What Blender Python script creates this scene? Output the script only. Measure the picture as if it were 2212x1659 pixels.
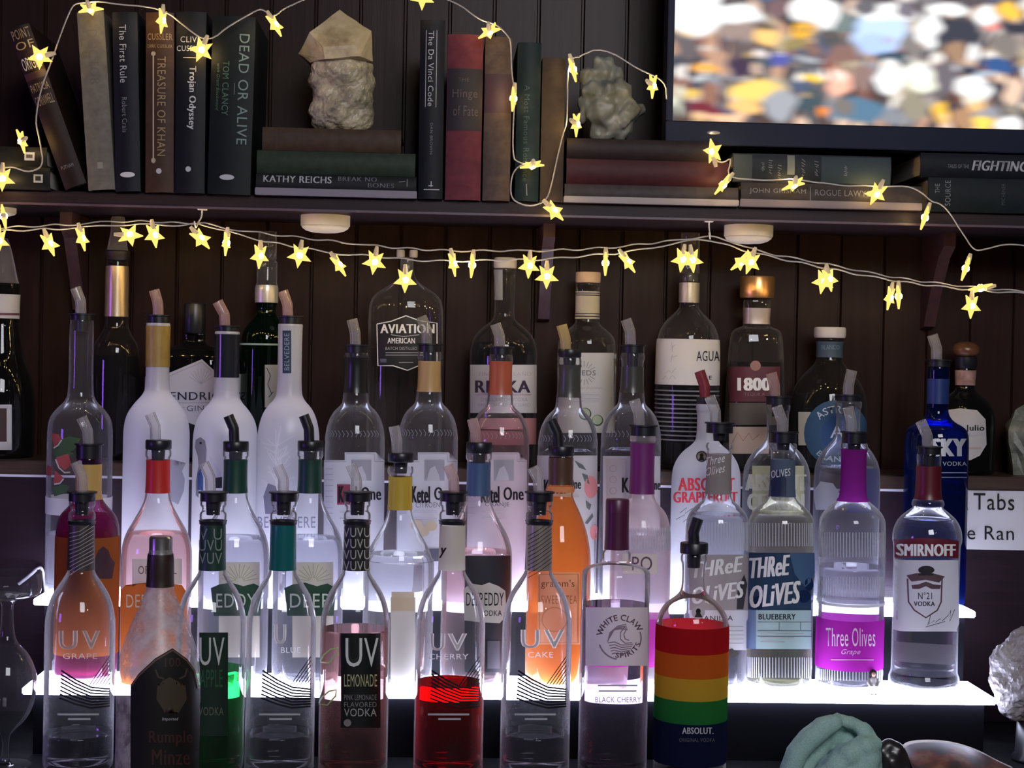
import bpy, bmesh, math, random
import numpy as np
from mathutils import Vector, Matrix, noise

for o in list(bpy.data.objects):
    bpy.data.objects.remove(o)
C = bpy.context.scene
COL = C.collection
PI = math.pi
random.seed(7)

# ------------------------------------------------------------------ camera
W, H, F = 2212.0, 1659.0, 3600.0
CAM = Vector((0, 0, 1.40))
HOR, YAW, ROLL = 770.0, 0.043, 0.020
PITCH = math.atan((H / 2 - HOR) / F)
RM = (Matrix.Rotation(-YAW, 4, 'Z') @ Matrix.Rotation(PI / 2 - PITCH, 4, 'X') @ Matrix.Rotation(ROLL, 4, 'Z'))
cd = bpy.data.cameras.new('camera')
cd.sensor_width = 36.0
cd.lens = 36.0 * F / W
cd.clip_start = 0.05
cam = bpy.data.objects.new('camera', cd)
COL.objects.link(cam)
cam.matrix_world = Matrix.Translation(CAM) @ RM
C.camera = cam

# ------------------------------------------------------------------ view, world, room lamps
C.view_settings.view_transform = 'Standard'
C.view_settings.look = 'None'
C.view_settings.gamma = 1.0
C.view_settings.use_curve_mapping = False
C.view_settings.exposure = 0.2
cy = C.cycles
cy.max_bounces = 20
cy.diffuse_bounces = 3
cy.glossy_bounces = 4
cy.transmission_bounces = 14
cy.transparent_max_bounces = 40
cy.sample_clamp_indirect = 1.8
cy.sample_clamp_direct = 0.0
cy.caustics_reflective = False
cy.caustics_refractive = True
cy.blur_glossy = 0.6

wd = bpy.data.worlds.new('room_dusk')
C.world = wd
wd.use_nodes = True
wd.node_tree.nodes['Background'].inputs[0].default_value = (0.45, 0.42, 0.60, 1)
wd.node_tree.nodes['Background'].inputs[1].default_value = 0.010


def lamp(name, kind, loc, energy, color, size=0.1, target=None):
    l = bpy.data.lights.new(name, kind)
    l.energy = energy
    l.color = color
    if kind == 'AREA':
        l.size = size
    else:
        l.shadow_soft_size = size
    o = bpy.data.objects.new(name, l)
    COL.objects.link(o)
    o.location = loc
    if target is not None:
        o.rotation_euler = (Vector(target) - Vector(loc)).to_track_quat('-Z', 'Y').to_euler()
    return o


BAR = (0.1, 2.3, 1.3)
lamp('room_ceiling_lamp', 'AREA', (0.5, -0.6, 2.5), 34, (0.93, 0.93, 1.0), 0.9, BAR)
lamp('bar_spot_bulb', 'POINT', (1.3, -0.2, 2.15), 5.0, (1.0, 0.95, 0.9), 0.035)
lamp('bar_spot_bulb', 'POINT', (0.45, -0.9, 2.3), 4.0, (1.0, 0.93, 0.85), 0.035)
lamp('purple_neon_lamp', 'AREA', (-2.3, 0.9, 1.35), 6, (0.35, 0.12, 1.0), 0.35, (-0.4, 2.2, 1.25))


def P(px, py, Y):
    d = RM.to_3x3() @ Vector(((px - W / 2) / F, -(py - H / 2) / F, -1.0))
    return CAM + d * (Y / d.y)


# depth planes (metres from the camera plane)
Z_WALL, Z_SHELF, Z_BOOK = 2.46, 2.240, 2.228
Z_LEDGE, Z_D = 2.335, 2.395
Z_S1, Z_S2, Z_S3 = 2.09, 2.204, 2.325
Z_A, Z_B, Z_C, Z_RM = 2.03, 2.147, 2.262, 1.935
z_step1 = P(1106, 1497, Z_S1).z
z_step2 = P(1106, 1307, Z_S2).z
z_ledge = P(1106, 1012, Z_LEDGE).z
z_shelf = P(1000, 433, Z_SHELF).z
z_shelfb = P(1000, 463, Z_SHELF).z
z_count = P(1106, 1668, Z_A).z

# ------------------------------------------------------------------ object helpers


def thing(name, label, cat, loc=(0, 0, 0), rot=(0, 0, 0), group=None):
    o = bpy.data.objects.new(name, None)
    COL.objects.link(o)
    o.empty_display_size = 0.02
    o.location = loc
    o.rotation_euler = rot
    o['label'] = label
    o['category'] = cat
    if group:
        o['group'] = group
    return o


def tag(o, label, cat, group=None):
    o['label'] = label
    o['category'] = cat
    if group:
        o['group'] = group
    return o


def obj(name, bm, mat, parent=None, smooth=True, kind=None, loc=None, label=None):
    me = bpy.data.meshes.new(name)
    bm.normal_update()
    bm.to_mesh(me)
    bm.free()
    if mat:
        for m in (mat if isinstance(mat, (list, tuple)) else [mat]):
            me.materials.append(m)
    if smooth:
        for p in me.polygons:
            p.use_smooth = True
    o = bpy.data.objects.new(name, me)
    COL.objects.link(o)
    if parent is not None:
        o.parent = parent
    if kind:
        o['kind'] = kind
    if loc is not None:
        o.location = loc
    if label:
        o['label'] = label
    return o


def box(bm, a, b, bev=0.0):
    x0, y0, z0 = a
    x1, y1, z1 = b
    vs = [bm.verts.new(v) for v in ((x0, y0, z0), (x1, y0, z0), (x1, y1, z0), (x0, y1, z0),
                                    (x0, y0, z1), (x1, y0, z1), (x1, y1, z1), (x0, y1, z1))]
    fs = [bm.faces.new([vs[i] for i in q]) for q in ((0, 3, 2, 1), (4, 5, 6, 7), (0, 1, 5, 4), (1, 2, 6, 5), (2, 3, 7, 6), (3, 0, 4, 7))]
    if bev > 0:
        es = set()
        for f in fs:
            es.update(f.edges)
        bmesh.ops.bevel(bm, geom=list(es), offset=bev, segments=2, affect='EDGES')
    return fs


def newbox(name, a, b, mat, parent=None, bev=0.0, kind=None):
    bm = bmesh.new()
    box(bm, a, b, bev)
    return obj(name, bm, mat, parent, smooth=False, kind=kind)


def tube(bm, pts, rad, n=8, cap=True, inner=None):
    pts = [Vector(p) for p in pts]
    rads = rad if isinstance(rad, (list, tuple)) else [rad] * len(pts)

    def rings(rs):
        out = []
        up = None
        for i, p in enumerate(pts):
            t = (pts[min(i + 1, len(pts) - 1)] - pts[max(i - 1, 0)]).normalized()
            if up is None:
                up = t.orthogonal().normalized()
            up = (up - t * up.dot(t)).normalized()
            sd = t.cross(up)
            out.append([bm.verts.new(p + (up * math.cos(2 * PI * k / n) + sd * math.sin(2 * PI * k / n)) * rs[i]) for k in range(n)])
        return out
    R = rings(rads)
    for a, b in zip(R, R[1:]):
        for k in range(n):
            bm.faces.new((a[k], a[(k + 1) % n], b[(k + 1) % n], b[k]))
    if inner:
        R2 = rings([r - inner for r in rads])
        for a, b in zip(R2, R2[1:]):
            for k in range(n):
                bm.faces.new((a[k], b[k], b[(k + 1) % n], a[(k + 1) % n]))
        for (a, b) in ((R[0], R2[0]), (R2[-1], R[-1])):
            for k in range(n):
                bm.faces.new((a[k], b[k], b[(k + 1) % n], a[(k + 1) % n]))
    elif cap:
        bm.faces.new(R[0][::-1])
        bm.faces.new(R[-1])


def smooth_path(pts, it=2):
    pts = [Vector(p) for p in pts]
    for _ in range(it):
        q = [pts[0]]
        for a, b in zip(pts, pts[1:]):
            q += [a.lerp(b, 0.25), a.lerp(b, 0.75)]
        q.append(pts[-1])
        pts = q
    return pts


# ------------------------------------------------------------------ materials
MATS = {}


def rgb(h):
    h = h.lstrip('#')
    v = [int(h[i:i + 2], 16) / 255 for i in (0, 2, 4)]
    return tuple((c / 12.92 if c <= 0.04045 else ((c + 0.055) / 1.055) ** 2.4) for c in v)


def new_mat(name):
    m = bpy.data.materials.new(name)
    m.use_nodes = True
    nt = m.node_tree
    nt.nodes.clear()
    out = nt.nodes.new('ShaderNodeOutputMaterial')
    return m, nt, out


def col4(c):
    if isinstance(c, str):
        c = rgb(c)
    return (c[0], c[1], c[2], 1)


def flat(c, rough=0.6, spec=0.3, metal=0.0, var=0.0, scale=60, bump=0.0, stretch=(1, 1, 1), coat=0.0):
    key = ('flat', str(c), rough, spec, metal, var, scale, bump, stretch, coat)
    if key in MATS:
        return MATS[key]
    m, nt, out = new_mat('paint_' + str(len(MATS)))
    b = nt.nodes.new('ShaderNodeBsdfPrincipled')
    b.inputs['Base Color'].default_value = col4(c)
    b.inputs['Roughness'].default_value = rough
    b.inputs['Specular IOR Level'].default_value = spec
    b.inputs['Metallic'].default_value = metal
    b.inputs['Coat Weight'].default_value = coat
    if var or bump:
        tc = nt.nodes.new('ShaderNodeTexCoord')
        mp = nt.nodes.new('ShaderNodeMapping')
        mp.inputs['Scale'].default_value = stretch
        nz = nt.nodes.new('ShaderNodeTexNoise')
        nz.inputs['Scale'].default_value = scale
        nz.inputs['Detail'].default_value = 5
        nt.links.new(tc.outputs['Object'], mp.inputs[0])
        nt.links.new(mp.outputs[0], nz.inputs['Vector'])
        if var:
            rp = nt.nodes.new('ShaderNodeValToRGB')
            c4 = col4(c)
            rp.color_ramp.elements[0].position = 0.3
            rp.color_ramp.elements[1].position = 0.7
            rp.color_ramp.elements[0].color = tuple(max(0, v * (1 - var)) for v in c4[:3]) + (1,)
            rp.color_ramp.elements[1].color = tuple(min(1, v * (1 + var)) for v in c4[:3]) + (1,)
            nt.links.new(nz.outputs[0], rp.inputs[0])
            nt.links.new(rp.outputs[0], b.inputs['Base Color'])
        if bump:
            bp = nt.nodes.new('ShaderNodeBump')
            bp.inputs['Strength'].default_value = bump
            bp.inputs['Distance'].default_value = 0.002
            nt.links.new(nz.outputs[0], bp.inputs['Height'])
            nt.links.new(bp.outputs[0], b.inputs['Normal'])
    nt.links.new(b.outputs[0], out.inputs[0])
    MATS[key] = m
    return m


def paper(c, trans=0.4):
    """label stock: light passes partly through it"""
    key = ('paper', str(c), trans)
    if key in MATS:
        return MATS[key]
    m, nt, out = new_mat('label_paper_' + str(len(MATS)))
    d = nt.nodes.new('ShaderNodeBsdfDiffuse')
    t = nt.nodes.new('ShaderNodeBsdfTranslucent')
    mx = nt.nodes.new('ShaderNodeMixShader')
    d.inputs[0].default_value = col4(c)
    t.inputs[0].default_value = col4(c)
    mx.inputs[0].default_value = trans
    nt.links.new(d.outputs[0], mx.inputs[1])
    nt.links.new(t.outputs[0], mx.inputs[2])
    nt.links.new(mx.outputs[0], out.inputs[0])
    MATS[key] = m
    return m


def glass(tint=(1, 1, 1), haze=0.014, edge=0.60, rough=0.02, hz=(0.9, 0.9, 0.95), inner=1.17):
    """thin bottle wall: clear body, Fresnel reflection, faint haze growing towards the edge, imitating light led up the glass"""
    key = ('glass', str(tint), haze, edge, rough, str(hz), inner)
    if key in MATS:
        return MATS[key]
    m, nt, out = new_mat('bottle_glass_' + str(len(MATS)))
    N = nt.nodes.new
    tr = N('ShaderNodeBsdfTransparent')
    tr.inputs[0].default_value = col4(tint)
    gl = N('ShaderNodeBsdfGlossy')
    gl.inputs['Roughness'].default_value = rough
    ge = N('ShaderNodeNewGeometry')
    io = N('ShaderNodeMapRange')      # outer face 1.48, inner face of the curved wall 1.16
    io.inputs[3].default_value = 1.48
    io.inputs[4].default_value = inner
    nt.links.new(ge.outputs['Backfacing'], io.inputs[0])
    fr = N('ShaderNodeFresnel')
    nt.links.new(io.outputs[0], fr.inputs[0])
    m1 = N('ShaderNodeMixShader')
    nt.links.new(fr.outputs[0], m1.inputs[0])
    nt.links.new(tr.outputs[0], m1.inputs[1])
    nt.links.new(gl.outputs[0], m1.inputs[2])
    tl = N('ShaderNodeBsdfTranslucent')
    df = N('ShaderNodeBsdfDiffuse')
    tl.inputs[0].default_value = col4(hz)
    df.inputs[0].default_value = col4(hz)
    md = N('ShaderNodeMixShader')
    md.inputs[0].default_value = 0.5
    nt.links.new(tl.outputs[0], md.inputs[1])
    nt.links.new(df.outputs[0], md.inputs[2])
    lw = N('ShaderNodeLayerWeight')
    lw.inputs[0].default_value = 0.5
    pw = N('ShaderNodeMath')
    pw.operation = 'POWER'
    pw.inputs[1].default_value = 3.0
    nt.links.new(lw.outputs['Facing'], pw.inputs[0])
    ma = N('ShaderNodeMath')
    ma.operation = 'MULTIPLY_ADD'
    ma.inputs[1].default_value = edge  # rim haze put in place of step light guided through the wall
    ma.inputs[2].default_value = haze
    nt.links.new(pw.outputs[0], ma.inputs[0])
    m2 = N('ShaderNodeMixShader')
    nt.links.new(ma.outputs[0], m2.inputs[0])
    nt.links.new(m1.outputs[0], m2.inputs[1])
    nt.links.new(md.outputs[0], m2.inputs[2])
    nt.links.new(m2.outputs[0], out.inputs[0])
    MATS[key] = m
    return m


def frost(c=(0.86, 0.86, 0.93), clear=0.0, var=0.0):
    key = ('frost', str(c), clear, var)
    if key in MATS:
        return MATS[key]
    m, nt, out = new_mat('frosted_glass_' + str(len(MATS)))
    N = nt.nodes.new
    tl = N('ShaderNodeBsdfTranslucent')
    df = N('ShaderNodeBsdfDiffuse')
    tl.inputs[0].default_value = col4(c)
    df.inputs[0].default_value = col4(c)
    md = N('ShaderNodeMixShader')
    md.inputs[0].default_value = 0.5
    nt.links.new(tl.outputs[0], md.inputs[1])
    nt.links.new(df.outputs[0], md.inputs[2])
    last = md
    if clear > 0:
        tr = N('ShaderNodeBsdfTransparent')
        mc = N('ShaderNodeMixShader')
        mc.inputs[0].default_value = clear
        nt.links.new(md.outputs[0], mc.inputs[1])
        nt.links.new(tr.outputs[0], mc.inputs[2])
        last = mc
        if var > 0:
            tc = N('ShaderNodeTexCoord')
            nz = N('ShaderNodeTexNoise')
            nz.inputs['Scale'].default_value = 55
            nz.inputs['Detail'].default_value = 6
            mr = N('ShaderNodeMapRange')
            mr.inputs[1].default_value = 0.35
            mr.inputs[2].default_value = 0.65
            mr.inputs[3].default_value = max(0, clear - var)
            mr.inputs[4].default_value = min(1, clear + var)
            nt.links.new(tc.outputs['Object'], nz.inputs['Vector'])
            nt.links.new(nz.outputs[0], mr.inputs[0])
            nt.links.new(mr.outputs[0], mc.inputs[0])
    gl = N('ShaderNodeBsdfGlossy')
    gl.inputs['Roughness'].default_value = 0.35
    m2 = N('ShaderNodeMixShader')
    m2.inputs[0].default_value = 0.04
    nt.links.new(last.outputs[0], m2.inputs[1])
    nt.links.new(gl.outputs[0], m2.inputs[2])
    nt.links.new(m2.outputs[0], out.inputs[0])
    MATS[key] = m
    return m


def liquid(c=(1, 1, 1), cloud=0.0, cc=None):
    """drink in the bottle: refracts, may be cloudy"""
    key = ('liquid', str(c), cloud, str(cc))
    if key in MATS:
        return MATS[key]
    m, nt, out = new_mat('liquor_' + str(len(MATS)))
    N = nt.nodes.new
    g = N('ShaderNodeBsdfGlass')
    g.inputs['Color'].default_value = col4(c)
    g.inputs['Roughness'].default_value = 0.0
    g.inputs['IOR'].default_value = 1.30
    last = g
    if cloud > 0:
        t = N('ShaderNodeBsdfTranslucent')
        d = N('ShaderNodeBsdfDiffuse')
        t.inputs[0].default_value = col4(cc or c)
        d.inputs[0].default_value = col4(cc or c)
        md = N('ShaderNodeMixShader')
        md.inputs[0].default_value = 0.35
        nt.links.new(t.outputs[0], md.inputs[1])
        nt.links.new(d.outputs[0], md.inputs[2])
        mx = N('ShaderNodeMixShader')
        mx.inputs[0].default_value = cloud
        nt.links.new(g.outputs[0], mx.inputs[1])
        nt.links.new(md.outputs[0], mx.inputs[2])
        last = mx
    nt.links.new(last.outputs[0], out.inputs[0])
    MATS[key] = m
    return m


def emit(c, s):
    key = ('emit', str(c), s)
    if key in MATS:
        return MATS[key]
    m, nt, out = new_mat('glow_' + str(len(MATS)))
    e = nt.nodes.new('ShaderNodeEmission')
    e.inputs[0].default_value = col4(c)
    e.inputs[1].default_value = s
    nt.links.new(e.outputs[0], out.inputs[0])
    MATS[key] = m
    return m


def wood(c0, c1, rough=0.35, sc=(14, 14, 0.9), bump=0.2, spec=0.35):
    key = ('wood', str(c0), str(c1), rough, sc, bump, spec)
    if key in MATS:
        return MATS[key]
    m, nt, out = new_mat('stained_wood_' + str(len(MATS)))
    N = nt.nodes.new
    b = N('ShaderNodeBsdfPrincipled')
    tc = N('ShaderNodeTexCoord')
    mp = N('ShaderNodeMapping')
    mp.inputs['Scale'].default_value = sc
    nz = N('ShaderNodeTexNoise')
    nz.inputs['Scale'].default_value = 8
    nz.inputs['Detail'].default_value = 7
    nz.inputs['Roughness'].default_value = 0.65
    rp = N('ShaderNodeValToRGB')
    rp.color_ramp.elements[0].position = 0.32
    rp.color_ramp.elements[1].position = 0.70
    rp.color_ramp.elements[0].color = col4(c0)
    rp.color_ramp.elements[1].color = col4(c1)
    bp = N('ShaderNodeBump')
    bp.inputs['Strength'].default_value = bump
    bp.inputs['Distance'].default_value = 0.002
    nt.links.new(tc.outputs['Object'], mp.inputs[0])
    nt.links.new(mp.outputs[0], nz.inputs['Vector'])
    nt.links.new(nz.outputs[0], rp.inputs[0])
    nt.links.new(rp.outputs[0], b.inputs['Base Color'])
    nt.links.new(nz.outputs[0], bp.inputs['Height'])
    nt.links.new(bp.outputs[0], b.inputs['Normal'])
    b.inputs['Roughness'].default_value = rough
    b.inputs['Specular IOR Level'].default_value = spec
    nt.links.new(b.outputs[0], out.inputs[0])
    MATS[key] = m
    return m


def rock(c0, c1, c2, scale=30, trans=0.15, bump=0.6):
    key = ('rock', str(c0), str(c1), str(c2), scale, trans)
    if key in MATS:
        return MATS[key]
    m, nt, out = new_mat('mineral_' + str(len(MATS)))
    N = nt.nodes.new
    b = N('ShaderNodeBsdfPrincipled')
    tc = N('ShaderNodeTexCoord')
    nz = N('ShaderNodeTexNoise')
    nz.inputs['Scale'].default_value = scale
    nz.inputs['Detail'].default_value = 8
    nz.inputs['Roughness'].default_value = 0.6
    rp = N('ShaderNodeValToRGB')
    cr = rp.color_ramp
    cr.elements[0].position = 0.34
    cr.elements[0].color = col4(c0)
    cr.elements[1].position = 0.66
    cr.elements[1].color = col4(c2)
    e = cr.elements.new(0.5)
    e.color = col4(c1)
    bp = N('ShaderNodeBump')
    bp.inputs['Strength'].default_value = bump
    bp.inputs['Distance'].default_value = 0.004
    nt.links.new(tc.outputs['Object'], nz.inputs['Vector'])
    nt.links.new(nz.outputs[0], rp.inputs[0])
    nt.links.new(rp.outputs[0], b.inputs['Base Color'])
    nt.links.new(nz.outputs[0], bp.inputs['Height'])
    nt.links.new(bp.outputs[0], b.inputs['Normal'])
    b.inputs['Roughness'].default_value = 0.4
    nt.links.new(b.outputs[0], out.inputs[0])
    MATS[key] = m
    return m


CLEAR = glass()
BLACK = flat((0.012, 0.012, 0.016), 0.35, 0.5)
INK = flat((0.012, 0.010, 0.014), 0.5, 0.2)
WHITE_INK = flat((0.80, 0.79, 0.78), 0.5, 0.2)
GREY_INK = flat((0.42, 0.42, 0.44), 0.5, 0.2)
CLEAR_PLASTIC = None


def make_clear_plastic(c=(0.85, 0.83, 0.85), a=0.30):
    m = glass((1, 1, 1), a * 0.55, 0.75, 0.08, c)
    return m


CLEAR_PLASTIC = make_clear_plastic()
PINK_PLASTIC = make_clear_plastic((0.85, 0.62, 0.60), 0.5)
# ------------------------------------------------------------------ lettering and decals
_FONT = {}


def text_mesh(s, bold=0.0, shear=0.0):
    key = (s, bold, shear)
    if key not in _FONT:
        cu = bpy.data.curves.new('lettering_source', 'FONT')
        cu.body = s
        cu.resolution_u = 3
        cu.offset = bold
        cu.space_character = 1.08
        cu.shear = shear
        o = bpy.data.objects.new('lettering_source', cu)
        COL.objects.link(o)
        dg = bpy.context.evaluated_depsgraph_get()
        dg.update()
        me = bpy.data.meshes.new_from_object(o.evaluated_get(dg))
        vs = [(v.co.x, v.co.y) for v in me.vertices]
        fs = [tuple(p.vertices) for p in me.polygons]
        bpy.data.objects.remove(o)
        bpy.data.curves.remove(cu)
        bpy.data.meshes.remove(me)
        xs = [v[0] for v in vs] or [0, 1]
        ys = [v[1] for v in vs] or [0, 1]
        x0, x1, y0, y1 = min(xs), max(xs), min(ys), max(ys)
        vs = [((x - x0) / max(1e-6, x1 - x0), (y - y0) / max(1e-6, y1 - y0)) for x, y in vs]
        _FONT[key] = (vs, fs)
    return _FONT[key]


def text_bm(s, x0, y0, x1, y1, turn=0, bold=0.0, shear=0.0, slope=0.0, arc=0.0):
    """lettering filling the box x0..x1, y0(top)..y1(bottom); turn=1 reads downwards, -1 upwards"""
    vs, fs = text_mesh(s, 0.0, shear)
    if bold > 0:   # a bolder weight: the letters laid over themselves, shifted sideways
        e = min(0.05, bold * abs(y1 - y0 if turn == 0 else x1 - x0) / max(1.0, abs(x1 - x0 if turn == 0 else y1 - y0)) * 1.6)
        n0 = len(vs)
        vs = [((u * (1 - 2 * e)) + d, v) for d in (0, e, 2 * e) for (u, v) in vs]
        fs = [tuple(i + n0 * k for i in f) for k in range(3) for f in fs]
    bm = bmesh.new()
    q = []
    for (u, v) in vs:
        if turn == 1:
            a, b = v, u
        elif turn == -1:
            a, b = 1 - v, 1 - u
        else:
            a, b = u, 1 - v
        x = x0 + a * (x1 - x0)
        y = y0 + b * (y1 - y0) + slope * (x - (x0 + x1) / 2) + arc * (2 * a - 1) ** 2
        q.append(bm.verts.new((x, y, 0)))
    for f in fs:
        try:
            bm.faces.new([q[i] for i in f])
        except ValueError:
            pass
    return bm


def arc_text_bm(s, cx, cy, r, h, a0, a1, bold=0.0, inward=False):
    """lettering round a circle, angles in degrees clockwise from the top"""
    vs, fs = text_mesh(s, min(bold, 0.012))
    bm = bmesh.new()
    q = []
    for (u, v) in vs:
        a = math.radians(a0 + (a1 - a0) * u)
        rr = r + (h * (1 - v) if inward else h * v)
        q.append(bm.verts.new((cx + rr * math.sin(a), cy - rr * math.cos(a), 0)))
    for f in fs:
        try:
            bm.faces.new([q[i] for i in f])
        except ValueError:
            pass
    return bm


def poly_bm(*polys):
    bm = bmesh.new()
    for pl in polys:
        bm.faces.new([bm.verts.new((x, y, 0)) for x, y in pl])
    bmesh.ops.triangulate(bm, faces=bm.faces[:])
    return bm


def line_bm(w, *lines):
    bm = bmesh.new()
    for ln in lines:
        n = len(ln)
        L, R = [], []
        for i, (x, y) in enumerate(ln):
            a = ln[max(0, i - 1)]
            b = ln[min(n - 1, i + 1)]
            dx, dy = b[0] - a[0], b[1] - a[1]
            d = math.hypot(dx, dy) or 1
            L.append(bm.verts.new((x - dy / d * w / 2, y + dx / d * w / 2, 0)))
            R.append(bm.verts.new((x + dy / d * w / 2, y - dx / d * w / 2, 0)))
        for i in range(n - 1):
            bm.faces.new((L[i], L[i + 1], R[i + 1], R[i]))
    return bm


def disc(cx, cy, rx, ry=None, n=28, a0=0, a1=360):
    ry = ry or rx
    return [(cx + rx * math.sin(math.radians(a0 + (a1 - a0) * k / n)), cy - ry * math.cos(math.radians(a0 + (a1 - a0) * k / n))) for k in range(n + (a1 - a0 < 360))]


def rect(x0, y0, x1, y1):
    return [(x0, y0), (x1, y0), (x1, y1), (x0, y1)]


def merge(*bms):
    out = bmesh.new()
    for b in bms:
        mp = {}
        for v in b.verts:
            mp[v] = out.verts.new(v.co)
        for f in b.faces:
            try:
                out.faces.new([mp[v] for v in f.verts])
            except ValueError:
                pass
        b.free()
    return out


def cut_grid(bm, step, axis=0):
    xs = [v.co[axis] for v in bm.verts]
    if not xs:
        return
    x = math.floor(min(xs) / step) * step + step
    while x < max(xs):
        co = Vector((0, 0, 0))
        co[axis] = x
        no = Vector((0, 0, 0))
        no[axis] = 1
        bmesh.ops.bisect_plane(bm, geom=bm.verts[:] + bm.edges[:] + bm.faces[:], dist=1e-4, plane_co=co, plane_no=no)
        x += step


# ------------------------------------------------------------------ bottles
def chaikin(pts, it=2):
    for _ in range(it):
        q = [pts[0]]
        for a, b in zip(pts, pts[1:]):
            q.append((a[0] * .75 + b[0] * .25, a[1] * .75 + b[1] * .25))
            q.append((a[0] * .25 + b[0] * .75, a[1] * .25 + b[1] * .75))
        q.append(pts[-1])
        pts = q
    return pts


def lathe(bm, prof, n=40, sq=2.0, dy=1.0, top='open', bot='close', off=0.0):
    """prof: (z, r) from bottom to top"""
    rings = []
    for z, r in prof:
        ring = []
        for k in range(n):
            a = 2 * PI * k / n
            c, s = math.cos(a), math.sin(a)
            cx_ = math.copysign(abs(c) ** (2 / sq), c)
            sx_ = math.copysign(abs(s) ** (2 / sq), s)
            ring.append(bm.verts.new((cx_ * (r + off), sx_ * (r * dy + off), z)))
        rings.append(ring)
    for a, b in zip(rings, rings[1:]):
        for k in range(n):
            bm.faces.new((a[k], a[(k + 1) % n], b[(k + 1) % n], b[k]))
    if bot == 'close':
        bm.faces.new(rings[0][::-1])
    if top == 'close':
        bm.faces.new(rings[-1])
    return rings


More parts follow.
